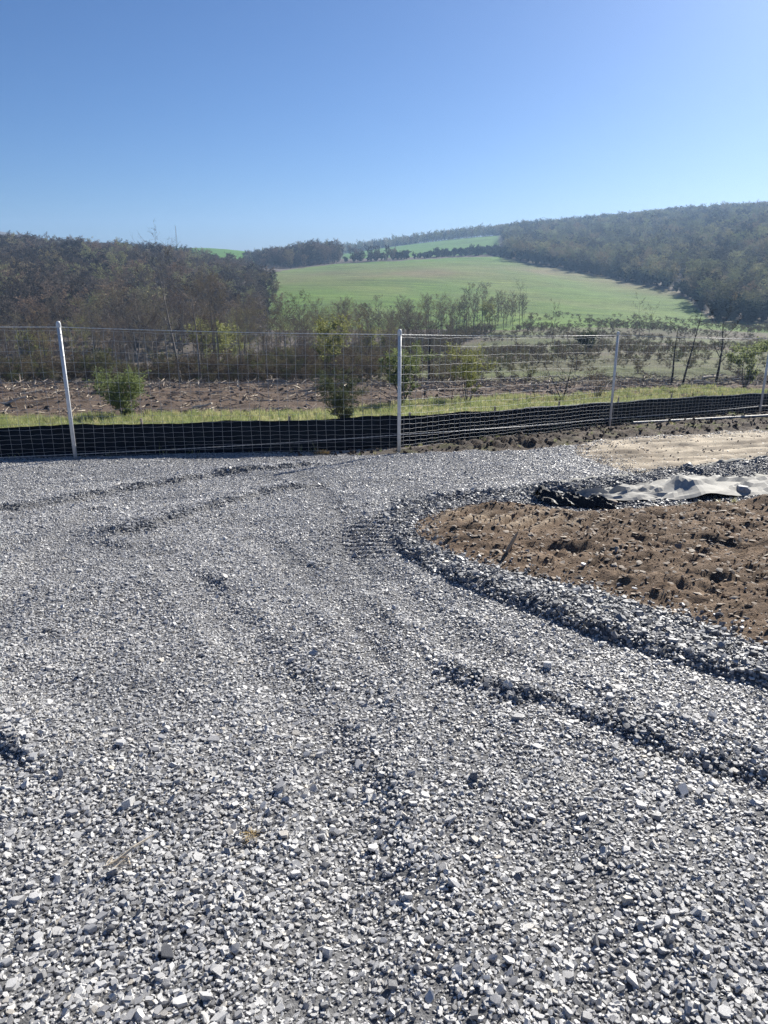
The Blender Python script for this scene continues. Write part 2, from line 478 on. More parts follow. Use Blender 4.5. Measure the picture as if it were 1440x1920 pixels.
def scatter(name, pos, rot, scl, idx, col, label, kind='stuff', cat=None):
    me = bpy.data.meshes.new(name)
    n = len(pos)
    me.vertices.add(n); me.vertices.foreach_set('co', np.ascontiguousarray(pos, np.float32).ravel())
    for nm, ty, arr in (('rot', 'FLOAT_VECTOR', rot), ('scl', 'FLOAT_VECTOR', scl)):
        a = me.attributes.new(nm, ty, 'POINT'); a.data.foreach_set('vector', np.ascontiguousarray(arr, np.float32).ravel())
    a = me.attributes.new('idx', 'INT', 'POINT'); a.data.foreach_set('value', np.ascontiguousarray(idx, np.int32))
    me.update()
    o = link(name, me)
    tag(o, label, cat, None, kind)
    g = bpy.data.node_groups.new(name + '_scatter', 'GeometryNodeTree')
    g.interface.new_socket('Geometry', in_out='INPUT', socket_type='NodeSocketGeometry')
    g.interface.new_socket('Geometry', in_out='OUTPUT', socket_type='NodeSocketGeometry')
    gi, go = g.nodes.new('NodeGroupInput'), g.nodes.new('NodeGroupOutput')
    ip = g.nodes.new('GeometryNodeInstanceOnPoints'); ci = g.nodes.new('GeometryNodeCollectionInfo')
    ci.inputs['Collection'].default_value = col; ci.inputs['Separate Children'].default_value = True; ci.inputs['Reset Children'].default_value = True
    ip.inputs['Pick Instance'].default_value = True
    def attr(nm, ty):
        a = g.nodes.new('GeometryNodeInputNamedAttribute'); a.data_type = ty; a.inputs['Name'].default_value = nm
        return a.outputs['Attribute']
    L = g.links.new
    L(gi.outputs[0], ip.inputs['Points']); L(ci.outputs[0], ip.inputs['Instance'])
    L(attr('idx', 'INT'), ip.inputs['Instance Index']); L(attr('rot', 'FLOAT_VECTOR'), ip.inputs['Rotation']); L(attr('scl', 'FLOAT_VECTOR'), ip.inputs['Scale'])
    L(ip.outputs[0], go.inputs[0])
    md = o.modifiers.new('scatter', 'NODES'); md.node_group = g
    return o

def hull_mesh(name, r, dims, npts, m):
    bm = bmesh.new()
    for _ in range(npts):
        d = np.array([r.normal(), r.normal(), r.normal()]); d /= np.linalg.norm(d)
        d = np.sign(d) * np.abs(d) ** .75
        d *= r.uniform(.75, 1.0)
        bm.verts.new(tuple(d * np.array(dims) * .5))
    res = bmesh.ops.convex_hull(bm, input=bm.verts)
    for v in [v for v in bm.verts if not v.link_faces]: bm.verts.remove(v)
    me = bpy.data.meshes.new(name); bm.to_mesh(me); bm.free()
    me.materials.append(m)
    return me

def slab_mesh(name, r, w, th, m):
    bm = bmesh.new()
    n = int(r.integers(4, 8))
    an = np.sort(np.arange(n) * 2 * math.pi / n + r.uniform(-.4, .4, n) * 4 / n)
    rad = r.uniform(.36, .54, n)
    tx, ty = r.normal(0, .10, 2)
    s1 = r.uniform(.72, 1, n); s0 = r.uniform(.7, 1, n)
    for a, q, u, d in zip(an, rad, s1, s0):
        x, y = math.cos(a) * q, math.sin(a) * q * w
        bm.verts.new((x * u, y * u, th * .5 + x * tx + y * ty + r.normal(0, .012)))
        bm.verts.new((x * d, y * d, -th * .5 + r.normal(0, .03)))
        if r.random() < .5: bm.verts.new((x, y, r.uniform(-.25, .3) * th))
    bmesh.ops.convex_hull(bm, input=bm.verts)
    for v in [v for v in bm.verts if not v.link_faces]: bm.verts.remove(v)
    me = bpy.data.meshes.new(name); bm.to_mesh(me); bm.free()
    me.materials.append(m)
    return me

def slab_lib(name, m, n, th=(.17, .45)):
    r = np.random.default_rng(len(name) * 41)
    return library(name, [slab_mesh('%s_mesh_%d' % (name, i), r, r.uniform(.55, .95), r.uniform(*th), m) for i in range(n)])

def stone_lib(name, m, n, flat=(.28, .6), npts=(11, 17)):
    r = np.random.default_rng(abs(hash(name)) % 1000 if False else len(name) * 37)
    return library(name, [hull_mesh('%s_mesh_%d' % (name, i), r, (1, r.uniform(.55, .9), r.uniform(*flat)), int(r.integers(*npts)), m) for i in range(n)])

# ================================================================== GROUND
def grid(t0, t1, nt, y0, y1, ny, off=3.0):
    yy = np.exp(np.linspace(math.log(y0 + off), math.log(y1 + off), ny)) - off
    tt = np.linspace(t0, t1, nt)
    X = tt[None, :] * (yy[:, None] + off); Y = np.repeat(yy[:, None], nt, 1)
    X = X.ravel(); Y = Y.ravel()
    i = np.arange(ny - 1)[:, None] * nt + np.arange(nt - 1)[None, :]
    i = i.ravel()
    return X, Y, np.stack([i, i + 1, i + nt + 1, i + nt], 1)

def sub_mesh(name, V, F, col, m):
    used = np.zeros(len(V), bool); used[F.ravel()] = True
    rem = np.cumsum(used) - 1
    me = np_mesh(name, V[used], rem[F])
    a = me.attributes.new('zone_colour', 'FLOAT_COLOR', 'POINT')
    c = np.ones((used.sum(), 4), np.float32); c[:, :3] = col[used]
    a.data.foreach_set('color', c.ravel())
    me.polygons.foreach_set('use_smooth', np.ones(len(F), bool))
    me.materials.append(m)
    return me

def lerp3(c, to, k):
    return c * (1 - k[:, None]) + np.array(to)[None, :] * k[:, None]

GRASS_LINE = smooth_poly([hit(*p) for p in [(-300, 795), (0, 787), (150, 783), (300, 779), (480, 776), (600, 773), (700, 767), (800, 761), (930, 755), (1050, 749), (1200, 743), (1440, 731), (1800, 718)]], 1, False)
GRASS_POLY = GRASS_LINE + [(GRASS_LINE[-1][0] + 20, GRASS_LINE[-1][1] - 8), (60, 0), (-60, 0), (-60, GRASS_LINE[0][1])]

def near_ground():
    X, Y, F = grid(-1.15, 1.15, 560, -1.6, 27, 900)
    Z = H(X, Y)
    V = np.stack([X, Y, Z], 1)
    col = np.zeros((len(X), 3))
    xc = X[F].mean(1); yc = Y[F].mean(1)
    def zone(x, y):
        jx = x + .10 * fbm(x, y, .5, 2, 81); jy = y + .10 * fbm(x, y, .5, 2, 82)
        z = np.zeros(len(x), int)
        bs = inside(x, y, BEHIND_SILT)
        z[inside(jx, jy, BEHIND_CHURN)] = 3
        z[inside(jx, jy, TRACK)] = 2
        z[inside(x + .05 * fbm(x, y, .25, 2, 83), y + .05 * fbm(x, y, .25, 2, 84), DIRT)] = 1
        gr = inside(x + .5 * fbm(x, y, 1.6, 2, 85), y + 1.0 * fbm(x, y, 1.9, 3, 86), GRASS_POLY)
        z[bs & gr] = 4
        z[bs & ~gr] = 5
        return z
    zf = zone(xc, yc); zv = zone(X, Y)
    base = {0: (.15, .15, .153), 1: (.135, .094, .064), 2: (.47, .40, .30), 3: (.10, .082, .068), 4: (.36, .37, .21), 5: (.115, .083, .062)}
    for k, c in base.items(): col[zv == k] = c
    # dirt patch: paler crust on the high spots, grass tint at the far right
    s = zv == 1
    kk = np.clip(fbm(X, Y, .6, 3, 91) * .8 + .25, 0, 1) * s
    col = lerp3(col, (.24, .175, .122), kk * .7)
    tk = zv == 2
    a_, b_ = (X * .30 - Y * .95), (X * .95 + Y * .30)
    st = np.clip(fbm(a_ * 1.0, b_ * .16, .28, 3, 95) * 1.7 + .15, 0, 1) * tk
    col = lerp3(col, (.23, .185, .135), st * .9)
    sp2 = np.clip(fbm(X, Y, .9, 3, 96) * 1.5 - .35, 0, 1) * tk
    col = lerp3(col, (.16, .13, .10), sp2 * .8)
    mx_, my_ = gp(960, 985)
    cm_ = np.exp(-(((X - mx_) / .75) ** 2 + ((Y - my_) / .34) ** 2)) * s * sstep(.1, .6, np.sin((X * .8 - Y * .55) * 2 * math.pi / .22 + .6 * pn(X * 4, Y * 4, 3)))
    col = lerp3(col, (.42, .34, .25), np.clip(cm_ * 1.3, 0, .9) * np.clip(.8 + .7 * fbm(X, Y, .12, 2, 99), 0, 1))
    # left end of the strip along the fence is gravel spilling under the mesh
    l = (zv == 3) * (1 - sstep(-2.2, .8, X))
    col = lerp3(col, (.11, .112, .118), l)
    g3 = (zv == 3) * np.clip(fbm(X, Y, .8, 2, 92) * 1.4 - .15, 0, 1)
    col = lerp3(col, (.14, .15, .06), g3 * .7)
    t4 = (zv == 4) * np.clip(fbm(X, Y, 1.3, 3, 93) + .3, 0, 1)
    col = lerp3(col, (.25, .215, .10), t4 * .7)
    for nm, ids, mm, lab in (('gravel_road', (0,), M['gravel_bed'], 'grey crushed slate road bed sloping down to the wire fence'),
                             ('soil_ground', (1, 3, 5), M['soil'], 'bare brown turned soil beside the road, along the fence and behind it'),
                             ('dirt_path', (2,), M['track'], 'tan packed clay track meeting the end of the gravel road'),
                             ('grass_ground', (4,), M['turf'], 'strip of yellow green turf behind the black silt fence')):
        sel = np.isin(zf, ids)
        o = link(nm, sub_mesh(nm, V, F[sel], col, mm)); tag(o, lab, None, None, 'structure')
near_ground()

FIELD_PX = [(500, 514), (560, 503), (640, 494), (760, 488), (900, 480), (935, 481), (960, 485), (1040, 500), (1160, 522), (1240, 538), (1275, 550), (1310, 576), (1335, 601), (1440, 606), (1700, 612),
            (1700, 640), (1300, 616), (1000, 613), (960, 618), (500, 618)]
def right_edge(u):
    return np.interp(u, [905, 935, 960, 1040, 1160, 1240, 1280, 1310, 1335, 1440, 1900], [478, 480, 485, 501, 523, 539, 551, 577, 601, 606, 618])

def far_ground():
    X, Y, F = grid(-.98, .98, 420, 25.6, 1700, 560)
    Z = H(X, Y) - .03
    V = np.stack([X, Y, Z], 1)
    u, v = proj(X, Y, Z)
    jx = u + 6 * fbm(X, Y, 30, 2, 3); jv = v + 1.5 * fbm(X, Y, 20, 2, 4)
    col = np.tile(np.array([.12, .10, .08]), (len(X), 1))        # leaf litter of the woods
    # cleared dirt behind the fence
    near = (Y < 62)
    col[near] = (.115, .083, .062)
    # scrubby slope to the right
    scrub = (Y > 44) & (Y < 215) & (u > np.interp(Y, [44, 60, 100, 170, 215], [640, 700, 820, 960, 980]))
    k = np.clip(fbm(X, Y, 16, 3, 21) * .9 + .5, 0, 1)
    cs = lerp3(np.tile(np.array([.115, .095, .07]), (len(X), 1)), (.115, .135, .055), k)
    w = sstep(44, 60, Y)[:, None]
    col = np.where(scrub[:, None], col * (1 - w) + cs * w, col)
    fld = inside(jx, jv, FIELD_PX) & (Y > 140) & (Y < 520)
    band = np.exp(-((jv - np.interp(u, [520, 720, 900, 1040, 1250], [522, 514, 510, 510, 545])) / 12) ** 2) * np.clip(.8 + .6 * fbm(X, Y * .35, 40, 3, 22), 0, 1)
    cf = np.tile(np.array([.105, .18, .032]), (len(X), 1))
    cf = lerp3(cf, (.09, .19, .022), sstep(440, 490, Y) * 1.0)
    cf = lerp3(cf, (.19, .15, .085), np.clip(band * .8, 0, 1))
    cf = lerp3(cf, (.14, .18, .05), np.clip(fbm(X, Y * .5, 28, 3, 23) * .9 + .15, 0, .8))
    ed = np.clip(1 - (jv - right_edge(u)) / 9, 0, 1) * (u > 940)
    cf = lerp3(cf, (.19, .145, .09), ed * .8)
    col = np.where(fld[:, None], cf, col)
    upf = (Y > 560) & (Y < 900) & (u > 640) & (u < 935)
    upl = (Y > 480) & (Y < 900) & (u > 300) & (u < 560)
    col[upf | upl] = (.08, .19, .02)
    zc = lambda a: a[F].mean(1)
    isf = (zc(fld.astype(float)) > .5) | (zc((upf | upl).astype(float)) > .5)
    o = link('field', sub_mesh('field', V, F[isf], col, M['pasture'])); tag(o, 'green sloping fields between the woods across the valley', None, None, 'structure')
    o = link('hills', sub_mesh('hills', V, F[~isf], col, M['hill'])); tag(o, 'brown valley floor and hills under the woods', None, None, 'structure')
far_ground()

# ================================================================== GRAVEL
def gravel():
    n0 = 5400000
    x = rng.uniform(-10.5, 12.5, n0); y = rng.uniform(.75, 17.5, n0)
    area = 23 * 16.75; dens0 = n0 / area
    keep = np.abs(x) < .58 * y + 1.1
    full = np.minimum(1, (330 * 1.9 * 2.2 + 3300 * (1 + .55 * np.clip((4.2 - y) / 2, 0, 1)) + 7900 * np.clip((10 - y) / 5, 0, 1)) / dens0)
    keep &= rng.random(n0) < full
    x, y, full = x[keep], y[keep], full[keep]
    jx = x + .10 * fbm(x, y, .5, 2, 81); jy = y + .10 * fbm(x, y, .5, 2, 82)
    dt = linedist(x, y, TRACK, True)[0]; dsl = linedist(x, y, DIRT, True)[0]
    rr_ = rng.random(len(x))
    m = (~inside(jx, jy, TRACK) | (rr_ < .7 * np.exp(-dt / .16) + .25 * np.exp(-dt / .5))) & (~inside(x, y, DIRT) | (rr_ < .5 * np.exp(-dsl / .07)))
    ch = inside(jx, jy, BEHIND_CHURN)
    m &= ~ch | ((x < -.3 + .6 * pn(x * 2, y * 2, 6)) & ~inside(x, y, SILT + [(60, 40), (60, 90), (-60, 90), (-60, 8)]))
    x, y, full = x[m], y[m], full[m]
    d, s, par, L = linedist(x, y, BERM)
    dd, ds, dp, dL = linedist(x, y, DIRT, True)
    # coarse stone heaped between the outer lip of the berm and the soil
    coarse = ((s > 0) | (d < .10)) & (dd < .95) & (x > gp(760, 1030)[0] - .1) & (y < 9.6)
    coarse = np.clip(coarse * 1.0 * (.75 + .4 * pn(x * 1.5, y * 1.5, 14)), 0, 1)
    for ri, wd in ((1, .14), (2, .17), (3, .15), (4, .16), (5, .08), (10, .2)):
        dr, sr, pr, Lr = linedist(x, y, RIDGES[ri][0])
        ek = sstep(0, .5, pr) * sstep(0, .5, Lr - pr)
        coarse = np.maximum(coarse, np.exp(-((dr + .05 * pn(x * 6, y * 6, 77)) / wd) ** 2) * (.34 + .5 * pn(x * 3, y * 3, 78)) * ek)
    coarse = np.clip(coarse, 0, 1)
    back = np.zeros(len(x))
    pl, hh, w1, w2 = RIDGES[9]
    db, sb, pb, Lb = linedist(x, y, pl)
    back = (db < .75) & (x > 1.6)
    # strips the wheels ground finer
    wheel = np.zeros(len(x))
    for pl_ in TYRES:
        wheel = np.maximum(wheel, np.exp(-(linedist(x, y, pl_)[0] / .2) ** 2))
    fine = np.clip(.30 + .75 * fbm(x, y, .9, 2, 15) + .6 * wheel, 0, 1)
    fine *= (1 - coarse)
    r = rng.random(len(x)) * full
    dA = (330 * (1 + .9 * np.clip((3.3 - y) / 1.5, 0, 1)) * (1 - .8 * fine)) * (1 + 1.2 * coarse)
    dB = (3300 * (1 + .55 * np.clip((4.2 - y) / 2, 0, 1)) * (1 - .45 * fine)) * (1 - .55 * coarse)
    dC = (5200 * (1 - .1 * np.clip((3.3 - y) / 1.5, 0, 1)) * (1 + .5 * fine)) * np.clip((10 - y) / 5, 0, 1) * (1 - .6 * coarse)
    fade = np.clip(1.15 - .035 * y, .6, 1)
    pA, pB, pC = dA / dens0 * fade, dB / dens0 * fade, dC / dens0
    cls = np.full(len(x), -1)
    cls[r < pA] = 0
    cls[(r >= pA) & (r < pA + pB)] = 1
    cls[(r >= pA + pB) & (r < pA + pB + pC)] = 2
    k = cls >= 0
    x, y, cls, coarse, back, fine = x[k], y[k], cls[k], coarse[k], back[k], fine[k]
    n = len(x)
    q = rng.random(n)
    size = np.where(cls == 0, .024 + .022 * q ** 2.2, np.where(cls == 1, .0135 + .012 * q, .0065 + .008 * q))
    size = size * (1 + .18 * coarse) * np.where(q > .985, 1.35, 1)
    z = H(x, y) + size * rng.uniform(-.02, .28, n) + coarse * rng.uniform(0, .016, n)
    tilt = np.where(rng.random(n) < .16, 1.0, .21)
    rot = np.stack([rng.normal(0, 1, n) * tilt, rng.normal(0, 1, n) * tilt, rng.uniform(0, 6.283, n)], 1)
    scl = np.stack([size * rng.uniform(.85, 1.25, n), size * rng.uniform(.8, 1.1, n), size * rng.uniform(.8, 1.25, n)], 1)
    pos = np.stack([x, y, z], 1)
    dark = back | (coarse > .3) & (rng.random(n) < .55)
    lib = slab_lib('slate_stone', M['stone'], 36)
    scatter('gravel', pos[~dark], rot[~dark], scl[~dark], rng.integers(0, 36, (~dark).sum()), lib, 'loose grey crushed slate gravel covering the road')
    lib2 = slab_lib('coarse_slate_stone', M['darkstone'], 20, (.35, .75))
    scatter('berm_gravel', pos[dark], rot[dark], scl[dark] * 1.12, rng.integers(0, 20, dark.sum()), lib2, 'coarse blue grey gravel heaped along the soil edge and behind the fabric')
gravel()

def soil_bits():
    # chips and clods in the dirt patch
    n = 60000
    xs = [p[0] for p in DIRT]; ys = [p[1] for p in DIRT]
    x = rng.uniform(min(xs), max(xs), n); y = rng.uniform(min(ys), max(ys), n)
    k = inside(x, y, DIRT) & (x < .62 * y + .8)
    x, y = x[k], y[k]
    w = fbm(x, y, .5, 2, 18)
    clod = rng.random(len(x)) < .25 + .2 * np.clip(w, 0, 1)
    chip = ~clod & (rng.random(len(x)) <   .20 + .2 * np.clip(-w, 0, 1))
    def go(name, sel, lib, nl, smin, smax, lift, lab, tilt, pw=2.2):
        a, b = x[sel], y[sel]; m = len(a)
        s = smin + (smax - smin) * rng.random(m) ** pw
        z = H(a, b) + s * lift
        rot = np.stack([rng.normal(0, tilt, m), rng.normal(0, tilt, m), rng.uniform(0, 6.28, m)], 1)
        scl = np.stack([s * rng.uniform(.8, 1.3, m), s, s * rng.uniform(.7, 1.2, m)], 1)
        scatter(name, np.stack([a, b, z], 1), rot, scl, rng.integers(0, nl, m), lib, lab)
    go('dirt_clods', clod, stone_lib('clod', M['clod'], 14, (.5, .85), (14, 22)), 14, .006, .036, .0, 'crumbly brown soil clods on the bare patch', 1.0, 4)
    go('shale_chip_rubble', chip, stone_lib('shale', M['chip'], 12, (.12, .3)), 12, .010, .075, .1, 'pale flat shale chips lying in the brown soil', .25)
    # churned soil by the fence
    n = 9000
    x = rng.uniform(-1.5, 14, n); y = rng.uniform(12, 24, n)
    tk = inside(x, y, TRACK) & (rng.random(n) < .55)
    x0_, y0_ = x[tk], y[tk]
    k = inside(x, y, BEHIND_CHURN) & ~inside(x, y, BEHIND_SILT) & ~inside(x, y, TRACK)
    x, y = x[k], y[k]
    sel = np.ones(len(x), bool)
    go('churned_dirt', sel, stone_lib('churned', M['darkclod'], 10, (.4, .8), (12, 18)), 10, .02, .13, .15, 'dark lumps of churned soil along the foot of the fence', 1.0, 2.5)
    x, y = x0_, y0_
    go('track_rubble', np.ones(len(x), bool), stone_lib('crumb', M['chip'], 8, (.3, .6)), 8, .012, .07, .1, 'small crumbs of clay and stone on the tan track', .5, 3.5)
soil_bits()

# ================================================================== FENCES
def resample(pl, step):
    out = []
    for a, b in zip(pl[:-1], pl[1:]):
        L = math.hypot(b[0] - a[0], b[1] - a[1]); n = max(1, round(L / step))
        out += [(a[0] + (b[0] - a[0]) * i / n, a[1] + (b[1] - a[1]) * i / n) for i in range(n)]
    return out + [pl[-1]]

FHS = [2.11, 2.11, 2.11, 2.02, 2.19, 2.2, 2.2, 2.2]
def deer_fence():
    root = empty('wire_fence', (FENCE[3][0], FENCE[3][1], Hs(*FENCE[3])))
    tag(root, 'tall woven wire fence on galvanised posts along the lower edge of the gravel', 'fence')
    o0 = Vector(root.location)
    posts = [(p[0], p[1], Hs(*p)) for p in FENCE]
    lean = [(0, 0)] * 8
    for i, p in enumerate(posts):
        pv = Vector(p) - o0; FH = FHS[i]
        b = MB()
        b.tube([pv + Vector((0, 0, -.3)), pv + Vector((0, 0, FH + .02))], .030, 12, cap=True)
        po = link('post', b.mesh('post', [M['steel']]), root, smooth=True)
        b = MB()
        top = pv + Vector((0, 0, FH - .04))
        b.tube([top, top + Vector((0, 0, .05))], .037, 12, cap=True)
        b.tube([top + Vector((0, 0, .05)), top + Vector((0, 0, .075)), top + Vector((0, 0, .09))], [.036, .031, .018], 12, cap=True)
        link('post_cap', b.mesh('post_cap', [M['steel']]), po)
        for hz in (.22, .66, 1.14, 1.62, 1.96):
            b = MB()
            c = pv + Vector((0, 0, hz))
            b.tube([c, c + Vector((0, 0, .010))], .034, 10, cap=True)
            link('wire_tie', b.mesh('wire_tie', [M['wire']]), po)
    # woven mesh hung on the back of the posts
    m = MB()
    hs = [.05, .13, .21, .29, .375, .465, .56, .665, .785, .92, 1.07, 1.23, 1.40, 1.575, 1.755, 1.94, 2.13, 2.30]
    rr = random.Random(3)
    def off(a, b, d=.04):
        L = math.hypot(b[0] - a[0], b[1] - a[1]); return (-(b[1] - a[1]) / L * d, (b[0] - a[0]) / L * d)
    for a, b, fa, fb_ in zip(posts[:-1], posts[1:], FHS[:-1], FHS[1:]):
        ox, oy = off(a, b)
        L = math.hypot(b[0] - a[0], b[1] - a[1]); ns = round(L / .155)
        def P(f, h):
            s = math.sin(math.pi * f)
            return Vector((a[0] + (b[0] - a[0]) * f + ox, a[1] + (b[1] - a[1]) * f + oy, a[2] + (b[2] - a[2]) * f + h * (fa + (fb_ - fa) * f) / 2.4 * (1 - .006 * s))) - o0
        for h in hs:
            ph = rr.uniform(0, 6)
            m.tube([P(i / (2 * ns), h + .006 * math.sin(i * 1.57 + ph) + .01 * math.sin(i * .21 + ph)) for i in range(2 * ns + 1)], .0016, 4)
        for i in range(1, ns):
            ph = rr.uniform(0, 6); aa = rr.uniform(.002, .012)
            m.tube([P((i + aa * math.sin(ph + h * 3.2) / .155) / ns, h) for h in hs], .0017, 4)
    link('woven_mesh', m.mesh('woven_mesh', [M['wire']]), root)
    # twisted two strand cable on top and a loose one near the ground
    for nm, hz, rad in (('top_cable', [q - .04 for q in FHS], .0042), ('bottom_cable', [.08, .08, .09, .31, .2, .25, .25, .25], .0034)):
        c = MB()
        for st in range(2):
            pts = []; acc = 0
            for i, (a, b) in enumerate(zip(posts[:-1], posts[1:])):
                ox, oy = off(a, b, -.042 if nm == 'bottom_cable' else .04)
                L = math.hypot(b[0] - a[0], b[1] - a[1]); n = int(L / .03)
                for j in range(n):
                    f = j / n; an = acc * 2 * math.pi / .16 + st * math.pi
                    hh = hz[i] + (hz[i + 1] - hz[i]) * f - .02 * math.sin(math.pi * f)
                    q = Vector((a[0] + (b[0] - a[0]) * f + ox, a[1] + (b[1] - a[1]) * f + oy, a[2] + (b[2] - a[2]) * f + hh))
                    q += Vector((ox, oy, 0)).normalized() * (rad * math.cos(an)) + Vector((0, 0, rad * math.sin(an)))
                    pts.append(q - o0); acc += L / n
            c.tube(pts, rad, 4)
        link(nm, c.mesh(nm, [M['wire']]), root)
deer_fence()

def silt_fence():
    pl = resample(SILT, .06)
    n = len(pl)
    xs = np.array([p[0] for p in pl]); ys = np.array([p[1] for p in pl])
    s = np.concatenate([[0], np.cumsum(np.hypot(np.diff(xs), np.diff(ys)))])
    zg = H(xs, ys)
    zg = np.convolve(np.pad(H0(xs, ys) + .02, 20, mode='edge'), np.ones(41) / 41, 'valid')
    root = empty('silt_fence', (pl[n // 2][0], pl[n // 2][1], zg[n // 2]))
    tag(root, 'low black fabric silt fence on wooden stakes behind the wire fence', 'fence')
    o0 = np.array(root.location)
    nx = -np.gradient(ys); ny = np.gradient(xs); L = np.hypot(nx, ny); nx = -nx / L * -1; ny = ny / L
    hgt = np.interp(xs, [-16, -5, 0, 5, 10, 20], [.52, .53, .58, .54, .58, .58])
    top = hgt + .012 * pn(s * .9, s * 0, 5) - .03 * np.abs(np.sin(s * math.pi / 2.4)) + .012 * pn(s * 4, s * 0, 6)
    rows = 12
    V = []
    for j in range(rows + 1):
        f = j / rows
        wob = (.035 * pn(s * 1.6, s * 0 + f * 1.3, 7) + .018 * pn(s * 5, s * 0 + f * 2.5, 8)) * (1 - .3 * f) + .02 * math.sin(f * 3.1)
        zz = zg - .12 + (top + .12) * f
        V.append(np.stack([xs - nx * wob, ys - ny * wob, zz], 1) - o0)
    V = np.concatenate(V)
    i = (np.arange(rows)[:, None] * n + np.arange(n - 1)[None, :]).ravel()
    me = np_mesh('fabric', V, np.stack([i, i + 1, i + n + 1, i + n], 1)); me.materials.append(M['silt'])
    fo = link('fabric', me, root, smooth=True)
    sm = fo.modifiers.new('thick', 'SOLIDIFY'); sm.thickness = .003
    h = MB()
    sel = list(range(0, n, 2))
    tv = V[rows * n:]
    h.tube([Vector(tv[k]) + Vector((0, 0, .004)) for k in sel if xs[k] > 3.0], .009, 5)  # added pale strip, stands in for the bright gleam on the right-hand top edge
    link('edge_glint_strip', h.mesh('edge_glint_strip', [M['edge_glint']]), root)
    k = 1.0
    rr = random.Random(5)
    while k < s[-1]:
        j = int(np.searchsorted(s, k)); j = min(j, n - 1)
        b = MB()
        p = Vector((xs[j] + nx[j] * .045, ys[j] + ny[j] * .045, zg[j])) - Vector(o0)
        hh = hgt[j] + rr.uniform(.02, .10)
        ln = Vector((rr.uniform(-.04, .04), rr.uniform(-.04, .04), 0))
        q = .016
        a0, a1 = p + Vector((0, 0, -.2)), p + ln + Vector((0, 0, hh))
        b.tube([a0, a1], q * 1.41, 4, cap=True)
        link('stake', b.mesh('stake', [M['wood']]), root)
        k += 2.4
silt_fence()

# ================================================================== TREES
def grow(seed, h, r0, base=.35, spread=.28, n1=14, n2=5, n3=5, tw=.012, bud=.05, nb=1, wander=.03, fork=False, up=.6, lean=(0, 0), droop=0.):
    """tapered trunk with limbs (first mesh) and its twigs and buds (second mesh)"""
    r = random.Random(seed)
    T, K = MB(), MB()
    def path(p, d, L, n, curve, wob):
        pts = [p.copy()]
        for i in range(n):
            d = (d + Vector((r.gauss(0, wob), r.gauss(0, wob), curve))).normalized()
            p = p + d * (L / n); pts.append(p.copy())
        return pts
    stems = []
    if fork:
        for i in range(fork):
            a = 6.283 * (i + r.random() * .6) / fork
            d = Vector((math.cos(a) * .42 * r.uniform(.4, 1.2), math.sin(a) * .42 * r.uniform(.4, 1.2), 1)).normalized()
            L = h * r.uniform(.75, 1.0)
            pts = path(Vector((r.uniform(-.1, .1) * r0 * 3, r.uniform(-.1, .1) * r0 * 3, -.1)), d, L, 7, .05, .07)
            stems.append((pts, r0 * r.uniform(.55, .8), L))
    else:
        d = Vector((lean[0], lean[1], 1)).normalized()
        stems.append((path(Vector((0, 0, -.3)), d, h + .3, 9, .02, wander), r0, h))
    for pts, rad, L0 in stems:
        n = len(pts)
        T.tube(pts, [rad * (1 - .93 * (i / (n - 1)) ** .9) for i in range(n)], 6)
        m1 = max(3, n1 // len(stems))
        for i in range(m1):
            f = base + (1 - base) * (i + r.random()) / m1
            f = min(f, .985)
            x = f * (n - 1); j = int(x); p = pts[j].lerp(pts[min(j + 1, n - 1)], x - j)
            a = i * 2.399 + r.uniform(-.6, .6)
            tilt = up * r.uniform(.55, 1.35)
            d = Vector((math.cos(a), math.sin(a), tilt)).normalized()
            prof = math.sin(math.pi * min(1, (1 - (f - base) / (1 - base)) * .62 + .3)) ** .8
            L = spread * L0 * prof * r.uniform(.7, 1.25)
            rl = rad * (1 - .93 * f ** .9) * .55
            lp = path(p, d, L, 4, .10 - droop, .12)
            T.tube(lp, [rl * (1 - .85 * q / 4) for q in range(5)], 4)
            for k2 in range(n2):
                f2 = .25 + .75 * (k2 + r.random()) / n2
                x2 = min(f2, .99) * 4; j2 = int(x2); p2 = lp[j2].lerp(lp[min(j2 + 1, 4)], x2 - j2)
                d2 = ((lp[-1] - lp[0]).normalized() + Vector((r.gauss(0, .6), r.gauss(0, .6), r.gauss(.25, .4)))).normalized()
                L2 = L * r.uniform(.3, .55)
                bp = path(p2, d2, L2, 2, .08 - droop, .2)
                K.tube(bp, [rl * .45, rl * .3, rl * .12 + tw * .3], 3)
                for k3 in range(n3):
                    f3 = r.uniform(.15, 1)
                    p3 = bp[0].lerp(bp[2], f3)
                    d3 = (d2 + Vector((r.gauss(0, .7), r.gauss(0, .7), r.gauss(.2, .5)))).normalized()
                    L3 = L2 * r.uniform(.45, .9)
                    e3 = p3 + d3 * L3
                    K.ribbon(p3, e3, tw, r)
                    for k4 in range(3):
                        p4 = p3.lerp(e3, r.uniform(.2, .9))
                        d4 = (d3 + Vector((r.gauss(0, .7), r.gauss(0, .7), r.gauss(.1, .5)))).normalized()
                        e4 = p4 + d4 * L3 * r.uniform(.35, .7)
                        K.ribbon(p4, e4, tw * .75, r)
                        for b in range(nb):
                            K.leaf(p4.lerp(e4, r.uniform(.3, 1.05)), bud * r.uniform(.6, 1.4), r)
    return T, K

def normal(g, h):
    m = max(v.z for q in g for v in q.v)
    for q in g: q.v = [v * (h / m) for v in q.v]
    return g

def make_tree(name, label, cat, g, bark, crown, loc, rz=0, group=None, scale=1.0, trunk_name='trunk', crown_name='crown'):
    root = empty(name, loc, rz); tag(root, label, cat, group)
    root.scale = (scale,) * 3
    link(trunk_name, g[0].mesh(trunk_name, [bark]), root)
    link(crown_name, g[1].mesh(crown_name, [crown]), root)
    return root

